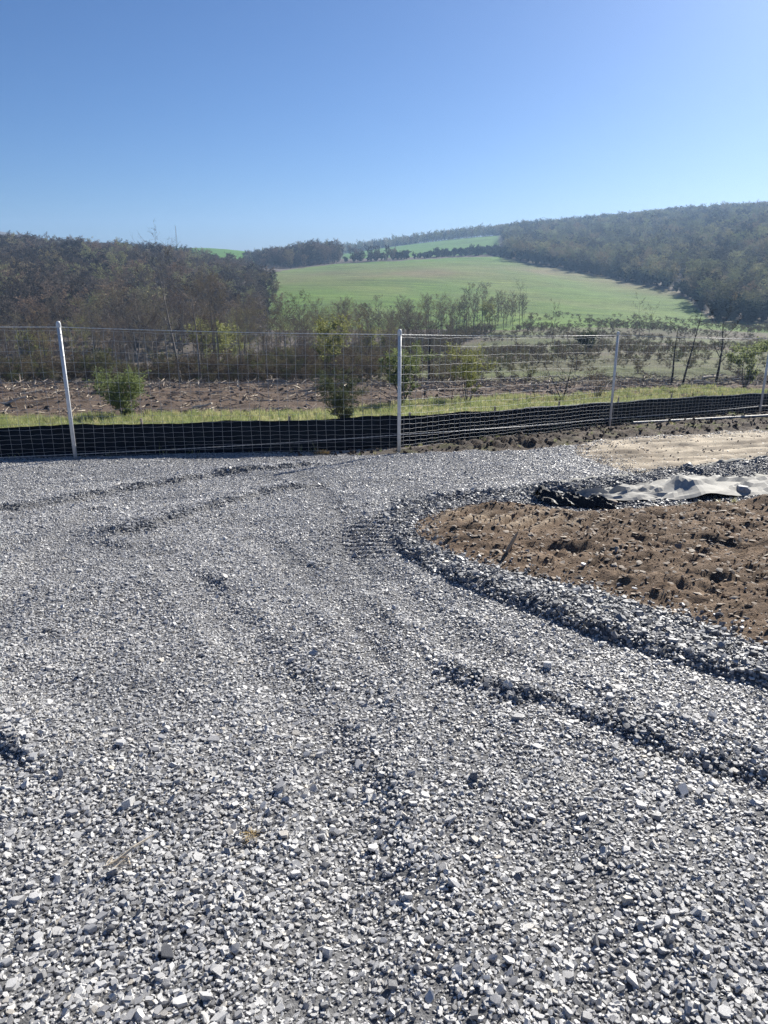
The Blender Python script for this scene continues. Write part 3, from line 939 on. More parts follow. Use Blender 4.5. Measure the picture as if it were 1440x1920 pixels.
def copy_tree(src, loc, rz, s, label=None, group=None, sz=1.0):
    r = src.copy(); C.objects.link(r)
    r.location = loc; r.rotation_euler = (0, 0, rz); r.scale = (s, s, s * sz)
    if label: r['label'] = label
    if group: r['group'] = group
    for ch in src.children:
        c = ch.copy(); C.objects.link(c); c.parent = r
    return r

# --- trees of the wood edge, one object each
def wood_edge():
    protos = []
    specs = [dict(h=11, r0=.13, base=.38, spread=.22, n1=15, n2=5, n3=5), dict(h=12.5, r0=.15, base=.45, spread=.20, n1=14, n2=5, n3=5), dict(h=9.5, r0=.11, base=.30, spread=.27, n1=15, n2=5, n3=5),
             dict(h=13, r0=.14, base=.5, spread=.17, n1=14, n2=5, n3=5), dict(h=8, r0=.10, base=.25, spread=.3, n1=14, n2=6, n3=5), dict(h=10.5, r0=.12, base=.33, spread=.25, n1=16, n2=5, n3=5)]
    for i, sp_ in enumerate(specs):
        protos.append(normal(grow(100 + i, tw=.028, bud=.10, nb=2, **sp_), sp_['h']))
    pts = []
    def near_ok(x, y, dmin):
        return all((x - a) ** 2 + (y - b) ** 2 > dmin * dmin for a, b in pts)
    r = random.Random(11)
    # wood at the foot of the left hill, edge running back to the right
    tries = 0
    front = lambda u: np.interp(u, [-200, 0, 250, 500, 640, 720, 800, 900, 1000], [52, 53, 54, 55, 60, 72, 95, 140, 175])
    first = []
    while len(first) < 190 and tries < 20000:
        tries += 1
        u = r.uniform(-130, 980)
        f = float(front(u)); y = f + (r.random() ** 1.6) * np.interp(u, [-130, 500, 800, 980], [75, 90, 85, 40])
        x = (u - 720) / 1483 * y
        if near_ok(x, y, 1.9):
            pts.append((x, y)); first.append((x, y))
    n1_ = 0
    while n1_ < 108 and tries < 40000:
        tries += 1
        u = r.uniform(520, 985)
        y = float(front(u)) * r.uniform(1.0, 1.0) + r.random() * np.interp(u, [520, 720, 900, 985], [70, 75, 55, 18])
        x = (u - 720) / 1483 * y
        if near_ok(x, y, 2.0):
            pts.append((x, y)); first.append((x, y)); n1_ += 1
    roots = {}
    for (x, y) in first:
        u = x / y * 1483 + 720
        i = r.randrange(6)
        s = r.uniform(.72, 1.08) * (np.interp(u, [300, 480, 560, 980], [1.0, .88, .66, .62])) * float(np.interp(y, [52, 62, 90], [.62, .70, .95]))
        if u < 150: s *= .8
        z = float(H(np.array([x]), np.array([y]))[0])
        if u < 540: lab, grp = 'bare grey brown tree in the wood below the left hill', 'bare trees of the wood below the left hill'
        else: lab, grp = 'thin bare tree in the belt along the foot of the green field', 'thin bare trees along the foot of the field'
        if i not in roots:
            roots[i] = make_tree('bare_tree', lab, 'tree', protos[i], M['palebark'] if i in (1, 3, 5) else M['bark'], M['crown'], (x, y, z), r.uniform(0, 6.28), grp, s)
        else:
            copy_tree(roots[i], (x, y, z), r.uniform(0, 6.28), s, lab, grp, r.uniform(.85, 1.1))
wood_edge()

def at_px(u, v):
    x, y = hit(u, v)
    return (x, y, Hs(x, y))
def at_y(u, y, dz=0):
    z = 0
    x = (u - 720) / 1440 * y
    for _ in range(4):
        z = float(H(np.array([x]), np.array([y]))[0])
        Zc = cp * y - sp * (z - EYE); x = (u - 720) / 1440 * Zc
    return (x, y, z + dz)

def single_trees():
    make_tree('bare_tree', 'tallest leaning pale bare tree standing at the edge of the left wood', 'tree', grow(1, 8.2, .10, .38, .24, 15, 5, 4, .016, .03, 0, .02, lean=(-.13, 0)), M['palebark'], M['palebark'], at_y(340, 51))
    make_tree('bare_tree', 'slim pale bare tree just right of the tallest leaning one', 'tree', grow(2, 7.4, .085, .5, .22, 10, 4, 4, .014, .03, 0, .02, lean=(-.08, 0)), M['palebark'], M['palebark'], at_y(378, 51.5))
    make_tree('bare_tree', 'short crooked pale tree with twisted branches left of the tallest tree', 'tree', grow(3, 5.2, .07, .3, .36, 10, 4, 4, .014, .03, 0, .09), M['palebark'], M['palebark'], at_y(215, 50.5))
    make_tree('bare_tree', 'low bare tree with bent limbs above the green shrub', 'tree', grow(4, 5.6, .075, .25, .4, 11, 4, 4, .014, .03, 0, .09), M['palebark'], M['bark'], at_y(262, 51))
    for i, (u, hh, lab) in enumerate([(20, 4.6, 'thin pale sapling nearest the frame edge at the dirt margin'), (62, 5.4, 'pale forked sapling between the leftmost sapling and the fence post'),
                                      (158, 5.0, 'leaning pale sapling just right of the first tall fence post'), (455, 6.0, 'slim pale sapling at the wood edge below the pale green crowns'),
                                      (505, 5.5, 'pale sapling at the left end of the dark wood gap')]):
        make_tree('sapling', lab, 'tree', grow(20 + i, hh, .05, .3, .26, 9, 4, 3, .013, .03, 0, .06, lean=(random.Random(i).uniform(-.25, .25), 0)), M['palebark'], M['palebark'], at_y(u, 50.2 + .4 * i))
    make_tree('budding_tree', 'yellow green budding tree standing out before the dark wood', 'tree', grow(5, 3.3, .055, .34, .40, 20, 6, 6, .010, .10, 3, .03), M['bark'], M['yellowleaf'], at_y(621, 52, .0))
    for u, y, s, lab in ((405, 70, 1.35, 'pale olive budding tree behind the second pale trunk in the wood'), (435, 74, 1.3, 'pale olive budding tree at the right of the leafy pair in the wood'), (75, 75, 1.2, 'pale green budding tree low in the far left wood'),
                         (915, 160, 1.2, 'small yellow green tree at the right end of the belt below the field'), (690, 88, .95, 'pale yellow budding tree in the gap behind the centre post'), (725, 92, .9, 'pale yellow budding tree just beside the centre post top')):
        src = [o for o in C.objects if o.name == 'budding_tree'][0]
        copy_tree(src, at_y(u, y), s * 3, s, lab)
    # shrubs before the wood
    make_tree('shrub', 'round fresh green shrub on the grass near the first post', 'shrub', grow(30, 1.0, .025, .08, .66, 48, 6, 5, .005, .036, 5, .05, fork=8), M['bark'], M['greenleaf'], at_px(232, 784), crown_name='foliage', trunk_name='stem')
    make_tree('shrub', 'dark grey green dense shrub crouching behind the silt fence', 'shrub', grow(31, 1.0, .03, .05, .6, 45, 6, 5, .006, .03, 3, .05, fork=9), M['darkbark'], M['darkleaf'], at_y(640, 18.8), crown_name='foliage', trunk_name='stem')
    make_tree('shrub', 'tall green vase shaped shrub behind the centre post', 'shrub', grow(32, 1.6, .04, .3, .36, 42, 6, 6, .007, .042, 4, .04, fork=7), M['darkbark'], M['greenleaf'], at_px(756, 766), crown_name='foliage', trunk_name='stem')
    make_tree('shrub', 'airy yellowish shrub right of the centre post', 'shrub', grow(33, 1.75, .03, .35, .38, 30, 6, 5, .007, .04, 3, .05, fork=6), M['bark'], M['yellowleaf'], at_px(875, 763), crown_name='foliage', trunk_name='stem')
    make_tree('small_tree', 'small bare tree on the grass strip between centre and right posts', 'tree', grow(34, 1.9, .035, .25, .42, 14, 5, 5, .008, .03, 0, .05, fork=3), M['darkbark'], M['darkbark'], at_px(1053, 756))
    make_tree('sapling', 'thin low bare sapling left of the small bare tree', 'tree', grow(35, .95, .015, .3, .4, 9, 4, 3, .006, .03, 0, .06), M['darkbark'], M['brush'], at_px(1003, 758))
    make_tree('sapling', 'thin bare sapling close beside the airy yellowish shrub', 'tree', grow(36, 1.3, .018, .3, .34, 9, 4, 3, .007, .03, 0, .06), M['darkbark'], M['brush'], at_px(846, 764))
    make_tree('shrub', 'small twiggy shrub right by the third post', 'shrub', grow(37, 1.2, .02, .2, .5, 16, 5, 5, .007, .03, 1, .06, fork=6), M['bark'], M['brush'], at_px(1118, 752), crown_name='foliage', trunk_name='stem')
    # dead trees on the right
    g1 = grow(40, 5.6, .10, .45, .34, 7, 3, 2, .022, .03, 0, .08)
    make_tree('dead_tree', 'straight dead tree with few stubs, leftmost of the dead trio', 'tree', grow(41, 3.7, .08, .5, .2, 6, 3, 2, .02, .03, 0, .05, lean=(.06, 0)), M['darkbark'], M['darkbark'], at_y(1258, 47))
    make_tree('dead_tree', 'slanting dead tree with forked top, middle of the dead trio', 'tree', grow(42, 4.6, .08, .42, .24, 7, 3, 2, .022, .03, 0, .05, lean=(.16, 0)), M['darkbark'], M['darkbark'], at_y(1278, 47))
    make_tree('dead_tree', 'broad dead tree with many raised limbs, rightmost of the dead trio', 'tree', grow(43, 3.7, .10, .35, .42, 9, 4, 3, .02, .03, 0, .05, up=1.0), M['darkbark'], M['darkbark'], at_y(1342, 49))
    make_tree('dead_tree', 'dead snag with a dark trunk in the gap right of the centre post', 'tree', grow(44, 3.4, .11, .5, .3, 6, 3, 2, .02, .03, 0, .04), M['darkbark'], M['darkbark'], at_y(805, 50))
    make_tree('shrub', 'big fresh green bush right of the dead trees', 'shrub', grow(45, 2.3, .04, .15, .42, 30, 6, 5, .012, .09, 3, .05, fork=8), M['bark'], M['greenleaf'], at_y(1395, 42), crown_name='foliage', trunk_name='stem')
    make_tree('shrub', 'dark bush spreading on the scrub slope left of the third post', 'shrub', grow(46, 1.7, .04, .1, .7, 34, 6, 6, .03, .12, 2, .06, fork=9), M['darkbark'], M['darkleaf'], at_y(1100, 88), crown_name='foliage', trunk_name='stem')
    for i, (u, y, hh, lab) in enumerate([(1198, 130, 6.2, 'thin bare tree rising above the fence just right of the third post'), (1216, 132, 5.0, 'shorter thin bare tree beside the one right of the third post'),
                                         (1035, 120, 5.4, 'thin leaning bare tree crossing the field edge left of the third post'), (975, 150, 8.5, 'bare tree pair end at the right tip of the tree belt')]):
        make_tree('bare_tree', lab, 'tree', grow(50 + i, hh, .06, .35, .24, 10, 4, 4, .022, .05, 0, .04), M['bark'], M['bark'], at_y(u, y))
single_trees()

# --- far woods: no one could count them
def far_protos(cm):
    out = []
    sp_ = [(10, .16, .16, .42), (11, .16, .20, .36), (9, .15, .12, .46), (12, .17, .25, .32), (9.5, .15, .14, .44), (11, .16, .2, .38), (8, .14, .08, .5), (12, .16, .3, .30)]
    for i, (h, r0, b, s) in enumerate(sp_):
        T, K = normal(grow(200 + i, h, r0, b, s, 16, 5, 5, .06, .40, 2), h)
        m = MB(); m.v = T.v + K.v
        o = len(T.v)
        m.f = T.f + [tuple(q + o for q in f) for f in K.f]; m.mi = [0] * len(T.f) + [1] * len(K.f)
        out.append(m.mesh('far_tree_%d' % i, [M['bark'], cm]))
    return out
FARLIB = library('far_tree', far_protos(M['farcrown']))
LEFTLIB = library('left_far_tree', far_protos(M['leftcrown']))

def tree_scatter(name, label, X, Y, smin=.75, smax=1.2, lib=None, n=8, wide=1.0, thin=None):
    lib = lib or FARLIB
    k = len(X)
    Z = H(X, Y) - .1
    s = rng.uniform(smin, smax, k) * (1 if thin is None else thin)
    rot = np.stack([rng.normal(0, .03, k), rng.normal(0, .03, k), rng.uniform(0, 6.28, k)], 1)
    scl = np.stack([s * wide * rng.uniform(.85, 1.2, k), s * wide * rng.uniform(.85, 1.2, k), s * rng.uniform(.9, 1.1, k)], 1)
    scatter(name, np.stack([X, Y, Z], 1), rot, scl, rng.integers(0, n, k), lib, label)

def jgrid(x0, x1, y0, y1, cell):
    gx, gy = np.meshgrid(np.arange(x0, x1, cell), np.arange(y0, y1, cell))
    gx = gx.ravel() + rng.uniform(-.45, .45, gx.size) * cell; gy = gy.ravel() + rng.uniform(-.45, .45, gy.size) * cell
    return gx, gy

def woods():
    # left hill
    x, y = jgrid(-330, 0, 118, 430, 5.6)
    u, v = proj(x, y, H0(x, y))
    k = (u > -260) & (u < 522 - 14 * np.sin(y * .05)) & (y < np.interp(u, [330, 400, 450, 490, 515, 530], [430, 420, 400, 330, 250, 170])) & (y > np.interp(u, [-260, 300, 545], [118, 125, 140])) & ~((u > 505) & (v > 508) & (y > 300) & (u > 525))
    tree_scatter('left_hill_woods', 'dense bare woods covering the left hillside up to its skyline', x[k], y[k], .6, 1.0, LEFTLIB, 8, 1.3, np.interp(u[k], [300, 420, 530], [1, .72, .6]))
    # right hill
    x, y = jgrid(60, 760, 215, 1060, 6.6)
    u, v = proj(x, y, H0(x, y))
    k = (u > 925) & (u < 1640) & (v < right_edge(u) + 1.5 * np.sin(x * .2)) & ~((u < 945) & (y < 880))
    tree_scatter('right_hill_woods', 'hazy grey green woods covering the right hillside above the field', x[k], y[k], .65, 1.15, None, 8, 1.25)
    # belt on the skyline at the middle
    x, y = jgrid(-110, 30, 430, 560, 4.6)
    u, v = proj(x, y, H0(x, y))
    k = (u > 455) & (u < 740) & (v < np.interp(u, [455, 500, 560, 640, 740], [520, 513, 502, 493, 488])) & (y < 500 + 60 * (u < 640))
    tree_scatter('skyline_woods', 'belt of bare trees on the skyline behind the upper left corner of the field', x[k], y[k], .7, 1.15, LEFTLIB, 8, 1.1, np.interp(u[k], [455, 500, 560, 640, 740], [.3, .7, 1.0, 1.05, .8]))
    # behind the upper field
    x, y = jgrid(-140, 190, 870, 1000, 7)
    u, v = proj(x, y, H0(x, y))
    k = (u > 540) & (u < 960)
    tree_scatter('ridge_woods', 'woods along the ridge behind the upper green field', x[k], y[k], .7, 1.15)
    x, y = jgrid(-420, -120, 640, 760, 7)
    u, v = proj(x, y, H0(x, y))
    k = (u < 330) & (u > -260)
    tree_scatter('upper_left_woods', 'trees along the far upper left skyline', x[k], y[k], .6, .9, LEFTLIB, 8, 1.0, np.interp(u[k], [120, 250, 330], [.95, .55, .25]))
    # rounded bushes of the hedge between the two fields
    hl = []
    for i in range(4):
        T, K = grow(300 + i, 4.2, .12, .1, .6, 26, 6, 5, .06, .42, 3, .05, fork=6)
        hl.append(K.mesh('hedge_bush_%d' % i, [M['hedgeleaf']]))
    lib = library('hedge_bush', hl)
    x, y = jgrid(-45, 110, 500, 640, 5.0)
    u, v = proj(x, y, H0(x, y))
    k = (u > 628) & (u < 935) & (y > 505) & (y < np.interp(u, [628, 700, 780, 850, 900, 935], [514, 518, 532, 570, 610, 615])) & (v < np.interp(u, [628, 760, 900, 935], [494, 487, 479, 480]))
    tree_scatter('hedge_shrubbery', 'hedge of rounded bushes between the two green fields', x[k], y[k], .4, .95, lib, 4)
    x, y = jgrid(60, 360, 200, 560, 3.2)
    u, v = proj(x, y, H0(x, y))
    e = right_edge(u)
    k = (u > 930) & (u < 1640) & (v < e + 1.0) & (v > e - np.interp(y, [200, 500], [9, 3])) & (rng.random(len(x)) < .8)
    tree_scatter('wood_edge_shrubbery', 'low bushes along the edge of the right hill woods', x[k], y[k], .35, 1.0, lib, 4)
    # foot of the right hill wood
    # scrub on the valley slope
    sl = []
    for i in range(5):
        T, K = grow(320 + i, 1.6, .03, .1, .55, 16, 5, 4, .016, .06, 2, .07, fork=6)
        sl.append(K.mesh('scrub_%d' % i, [M['brush']]))
    lib = library('scrub_bush', sl)
    x, y = jgrid(-12, 110, 46, 200, 1.25)
    u, v = proj(x, y, H0(x, y))
    dens = fbm(x, y, 22, 3, 55)
    k = (u > np.interp(y, [44, 60, 100, 170, 200], [660, 720, 830, 985, 1000])) & (u < 1620) & (rng.random(len(x)) < np.clip(.35 + dens * 1.1, .04, .95))
    tree_scatter('scrub_undergrowth', 'twiggy brown scrub over the slope below the field', x[k], y[k], .12, .55, lib, 5, 1.3)
    # brush at the feet of the wood edge
    x, y = jgrid(-40, 8, 49.5, 64, 1.25)
    u, v = proj(x, y, H0(x, y))
    k = (u > -200) & (u < 720) & (rng.random(len(x)) < .75)
    x2, y2 = jgrid(-30, 30, 56, 150, 1.5)
    u2, v2 = proj(x2, y2, H0(x2, y2))
    k2 = (y2 > np.interp(u2, [400, 640, 720, 800, 900, 1000], [56, 58, 70, 92, 137, 172])) & (y2 < np.interp(u2, [400, 640, 720, 800, 900, 1000], [90, 105, 115, 132, 165, 182])) & (u2 > 380) & (u2 < 985)
    x, y = np.concatenate([x[k], x2[k2]]), np.concatenate([y[k], y2[k2]]); k = np.ones(len(x), bool)
    tree_scatter('brush_undergrowth', 'tangle of bare brush along the foot of the wood and the tree belt', x[k], y[k], .5, 1.25, lib, 5)
woods()

# ================================================================== GRASS, SLASH
def grass():
    tl = []
    r = random.Random(8)
    for i in range(6):
        m = MB()
        for k in range(26):
            a = r.uniform(0, 6.28); d = r.uniform(0, .09); p = Vector((math.cos(a) * d, math.sin(a) * d, -.01))
            h = r.uniform(.07, .2); b = r.uniform(0, 6.28); bend = r.uniform(.02, .1)
            q = Vector((math.cos(b), math.sin(b), 0)); w = q.cross(Vector((0, 0, 1))) * .004
            mid = p + Vector((0, 0, h * .6)) + q * bend * .4; tip = p + Vector((0, 0, h)) + q * bend
            m.poly([p - w, p + w, mid + w * .8, mid - w * .8]); m.poly([mid - w * .8, mid + w * .8, tip])
        tl.append(m.mesh('grass_tuft_%d' % i, [M['grassblade']]))
    lib = library('grass_tuft', tl)
    n = 42000
    x = rng.uniform(-14, 22, n); y = rng.uniform(9, 38, n)
    bs = inside(x, y, BEHIND_SILT)
    gr = inside(x + .5 * fbm(x, y, 1.6, 2, 85), y + 1.0 * fbm(x, y, 1.9, 3, 86), GRASS_POLY)
    k = bs & gr & (np.abs(x) < .62 * y + 1)
    # thin tufts at the foot of the silt fence and on the soil
    ch = inside(x, y, BEHIND_CHURN) & ~bs & (x > -2.2) & (rng.random(n) < .16 * (fbm(x, y, .9, 2, 33) > .12))
    k |= ch
    x, y = x[k], y[k]
    ex = rng.uniform(2.8, 5.2, 60); ey = rng.uniform(7.9, 8.9, 60)
    kk = inside(ex, ey, DIRT) & (rng.random(60) < .6)
    x = np.concatenate([x, ex[kk]]); y = np.concatenate([y, ey[kk]])
    small = np.concatenate([np.where(ch[k], .42, 1.0), np.full(kk.sum(), .35)])
    m = len(x); s = rng.uniform(.6, 1.25, m) * small
    rot = np.stack([rng.normal(0, .1, m), rng.normal(0, .1, m), rng.uniform(0, 6.28, m)], 1)
    scatter('grass', np.stack([x, y, H(x, y)], 1), rot, np.stack([s, s, s * rng.uniform(.6, 1.2, m)], 1), rng.integers(0, 6, m), lib, 'short yellow green spring grass behind the silt fence')
grass()

def slash():
    sl = []
    r = random.Random(9)
    for i in range(8):
        m = MB()
        L = 1.0
        pts = [Vector((0, 0, 0))]
        d = Vector((1, 0, .05))
        for k in range(4):
            d = (d + Vector((0, r.gauss(0, .15), r.gauss(0, .1)))).normalized(); pts.append(pts[-1] + d * L / 4)
        m.tube(pts, [.055, .05, .042, .032, .012], 4, cap=True)
        for k in range(r.randint(0, 4)):
            p = pts[r.randint(1, 3)]; e = p + Vector((r.uniform(-.1, .4), r.gauss(0, .3), r.uniform(0, .3)))
            m.tube([p, e], [.026, .008], 3)
        sl.append(m.mesh('stick_%d' % i, [M['logwood'] if i < 4 else (M['wood'] if i < 7 else M['palewood'])]))
    lib = library('slash_stick', sl)
    n = 15000
    y = rng.uniform(22, 54, n); x = rng.uniform(-.62, .62, n) * y
    gr = inside(x, y, GRASS_POLY)
    k = ~gr & (rng.random(n) < .35 + .6 * sstep(40, 50, y))
    x, y = x[k], y[k]; m = len(x)
    s = .12 + .8 * rng.random(m) ** 2.2 * (.5 + .5 * sstep(28, 46, y))
    rot = np.stack([rng.normal(0, .1, m), rng.normal(0, .18, m), rng.uniform(0, 6.28, m)], 1)
    scatter('slash_debris', np.stack([x, y, H(x, y) + .03], 1), rot, np.stack([s, s, s], 1), rng.integers(0, 8, m), lib, 'broken sticks and brush strewn over the cleared soil')
    # soil lumps
    n = 5000
    y = rng.uniform(22, 52, n); x = rng.uniform(-.62, .62, n) * y
    k = ~inside(x, y, GRASS_POLY); x, y = x[k], y[k]; m = len(x)
    s = .04 + .22 * rng.random(m) ** 3
    rot = np.stack([rng.normal(0, .5, m), rng.normal(0, .5, m), rng.uniform(0, 6.28, m)], 1)
    scatter('cleared_dirt', np.stack([x, y, H(x, y)], 1), rot, np.stack([s * 1.3, s, s * .7], 1), rng.integers(0, 8, m), stone_lib('lump', M['darkclod'], 8, (.5, .8)), 'lumps of dark soil on the cleared ground')
slash()

def logs():
    r = random.Random(21)
    data = [(372, 718, 2.2, .10, 'palewood', 'pale split log end shining at the foot of the tallest tree'), (400, 722, 1.6, .07, 'wood', 'grey log just right of the pale split log'),
            (285, 721, 2.6, .08, 'wood', 'long grey log on the dirt edge left of the tallest tree'), (165, 722, 1.8, .09, 'wood', 'grey log between the first post and the green shrub'),
            (70, 728, 2.0, .06, 'wood', 'thin pale log on the dirt left of the first post'), (30, 765, 1.0, .05, 'palewood', 'bent pale branch on reddish dirt at the left frame edge'),
            (60, 747, .9, .06, 'palewood', 'short pale root piece under the thin pale log'), (520, 722, 1.4, .14, 'logwood', 'short dark log at the left end of the cleared strip'),
            (380, 770, .7, .05, 'palewood', 'small pale branch lying by the grass right of the green shrub'), (590, 738, 1.6, .07, 'wood', 'grey branch above the dark dense shrub'),
            (1335, 712, 1.9, .10, 'palewood', 'curved white log below the broad dead tree'), (1318, 722, 1.2, .08, 'palewood', 'short white log in front of the slanting dead tree'),
            (1352, 705, 1.1, .07, 'palewood', 'white log end poking up at the right of the curved one'), (1250, 719, 1.0, .08, 'palewood', 'small white stick beside the straight dead tree'),
            (1165, 732, 1.2, .08, 'palewood', 'pale log on the dirt just right of the third post'), (1385, 718, .8, .08, 'palewood', 'tiny white chunk under the big green bush')]
    for u, v, L, rad, mm, lab in data:
        x, y, z = at_px(u, v)
        root = None
        m = MB()
        a = r.uniform(-.5, .5); d = Vector((math.cos(a), math.sin(a), r.uniform(.0, .16)))
        pts = [Vector((0, 0, rad * .6)) - d * L / 2]
        for k in range(4):
            d = (d + Vector((0, r.gauss(0, .12), r.gauss(0, .1)))).normalized(); pts.append(pts[-1] + d * L / 4)
        m.tube(pts, [rad, rad * .95, rad * .9, rad * .82, rad * .7], 8, cap=True)
        for k in range(2):
            p = pts[k + 1 + r.randint(0, 1)]
            m.tube([p, p + Vector((r.uniform(-.2, .3), r.uniform(-.2, .2), r.uniform(.1, .4))) * L * .4], [rad * .4, rad * .15], 5, cap=True)
        o = link('log', m.mesh('log', [M[mm]]), None, (x, y, z))
        tag(o, lab, 'log', 'felled logs on the cleared ground')
logs()

# ================================================================== SMALL THINGS
def pipe():
    a, b = gp(1186, 800), (10.2, 20.0)
    a = Vector((*a, Hs(*a) + .05)); b = Vector((*b, Hs(*b) + .06))
    m = MB()
    n = 10
    R0, R1 = .034, .029
    d = (b - a).normalized(); s = d.cross(Vector((0, 0, 1))).normalized(); t = s.cross(d)
    rings = []
    for p, rr in ((a, R0), (b, R0), (b, R1), (a, R1)):
        rings.append([p + (s * math.cos(k * 2 * math.pi / 16) + t * math.sin(k * 2 * math.pi / 16)) * rr for k in range(16)])
    for i in range(4):
        A, B = rings[i], rings[(i + 1) % 4]
        for k in range(16):
            m.poly([A[k], A[(k + 1) % 16], B[(k + 1) % 16], B[k]])
    o = link('steel_pipe', m.mesh('steel_pipe', [M['dullsteel']])); tag(o, 'spare galvanised pipe lying on the soil before the right end of the fence', 'pipe')
pipe()

def cloth_grid(name, fn, ns, nw, m, thick=.004, smooth=True):
    V = np.array([fn(i / ns, j / nw) for j in range(nw + 1) for i in range(ns + 1)])
    g = H(V[:, 0], V[:, 1])
    V[:, 2] = g + np.maximum(V[:, 2], .004)
    i = (np.arange(nw)[:, None] * (ns + 1) + np.arange(ns)[None, :]).ravel()
    me = np_mesh(name, V, np.stack([i, i + 1, i + ns + 2, i + ns + 1], 1)); me.materials.append(m)
    o = link(name, me, smooth=smooth)
    if not smooth: me.polygons.foreach_set('use_smooth', [False] * len(me.polygons))
    md = o.modifiers.new('thick', 'SOLIDIFY'); md.thickness = thick
    return o

def tarps():
    # grey sheet of ground cloth, humped in the middle
    cl = [gp(*p) for p in [(1080, 944), (1150, 940), (1230, 934), (1300, 930), (1380, 922), (1460, 915), (1560, 906), (1640, 900)]]
    ss = np.linspace(0, 1, len(cl)); cx = [p[0] for p in cl]; cy = [p[1] for p in cl]
    def fn(s, w):
        x = np.interp(s, ss, cx); y = np.interp(s, ss, cy)
        wid = np.interp(s, [0, .12, .25, .4, .6, 1], [.2, .36, .5, .82, .85, .95]) * (1 + .12 * float(pn(s * 16, 0, 8)))
        q = w - .38
        X = x + .10 * math.sin(w * 9 + s * 14) * .25; Y = y + q * wid * 1.25
        pk = .17 * max(0, 1 - (abs(s - .41) / (.12 if s < .41 else .27)) ** .9) + .06 * max(0, 1 - abs(s - .22) / .09) + .03 * math.exp(-((s - .07) / .06) ** 2) + .05 * math.exp(-((s - .75) / .2) ** 2) + .02
        arch = .06 * math.exp(-((s - .43) / .05) ** 2) * (1 - w) ** 2 + .05 * math.exp(-((s - .12) / .05) ** 2) * (1 - w) ** 2
        hump = max(0, 1 - abs((w - .5) / .55) ** 1.4)
        a = math.atan2(w - .55, (s - .41) * 2.2)
        lf = abs(float(pn(s * 5.5 + w * 1.2, w * 3.6 - s * 3, 3))); l2 = abs(float(pn(s * 13 - w * 2, w * 5 + s * 4, 4)))
        fold = .075 * (.42 - lf * 1.6) + .028 * (.4 - l2 * 1.6) + .016 * math.sin(a * 7) * min(1, abs(s - .41) * 5)
        z = .012 + pk * hump + arch + max(-.008, fold * (.35 + hump))
        return (X, Y, z)
    o = cloth_grid('grey_tarp', fn, 64, 15, M['greycloth'], .004, False); tag(o, 'grey fabric ground sheet humped up between the soil patch and dark gravel', 'tarp')
    # black bundle at its left end, one corner sticking up
    def fb(s, w):
        x0, y0 = gp(1008, 947); x1, y1 = gp(1150, 957)
        X = x0 + (x1 - x0) * s * (1.0 - .1 * w); Y = y0 + (y1 - y0) * s + (w - .35) * (.62 - .34 * s)
        pk = .08 * math.exp(-((s - .10) / .16) ** 2) + .05 * math.exp(-((s - .45) / .2) ** 2) + .05 * math.exp(-((s - .8) / .14) ** 2)
        hump = max(0, 1 - abs((w - .45) / .5) ** 2)
        tip = .12 * math.exp(-((s - .06) / .05) ** 2 - ((w - .72) / .13) ** 2)
        f = .06 * (1 - 2.4 * abs(float(pn(s * 2.6 + w * 1.2, w * 2.0 - s * 1.6, 21)))) + .010 * (1 - 2 * abs(float(pn(s * 8, w * 5, 22))))
        z = .02 + pk * hump + tip + f * (.35 + hump)
        return (X, Y, z)
    o = cloth_grid('black_tarp', fb, 30, 14, M['blackcloth'], .004, False); tag(o, 'crumpled black fabric bundle with one corner sticking up by the gravel bend', 'tarp')
    # loose pale edges of fabric showing at the gravel
    def strip(name, px, wd, lift, lab, seed):
        pl = resample(smooth_poly([gp(*p) for p in px], 2, False), .08)
        n = len(pl) - 1
        def fs(s, w):
            k = s * n; i = min(int(k), n - 1); f = k - i
            x = pl[i][0] * (1 - f) + pl[i + 1][0] * f; y = pl[i][1] * (1 - f) + pl[i + 1][1] * f
            Y = y + (w - .5) * wd * max(.15, .65 + .9 * float(pn(s * 11, 0, seed)))
            return (x, Y, lift * .6 * w * (.7 + 1.1 * float(pn(s * 22, 3, seed))) + .012)
        o = cloth_grid(name, fs, n * 2, 4, M['palecloth']); tag(o, lab, 'fabric strip')
    strip('fabric_strip', [(1040, 926), (1085, 917), (1130, 916), (1175, 911)], .10, .06, 'short pale fabric edge curling behind the black bundle', 3)
    strip('fabric_strip', [(1184, 900), (1250, 893), (1300, 888), (1350, 880), (1400, 876), (1460, 869), (1600, 858)], .09, .07, 'long pale fabric edge between the clay track and dark gravel', 5)
    strip('fabric_strip', [(1345, 912), (1390, 904), (1450, 897), (1560, 888)], .28, .05, 'pale flat fabric flap on the dark gravel behind the grey sheet', 7)
tarps()

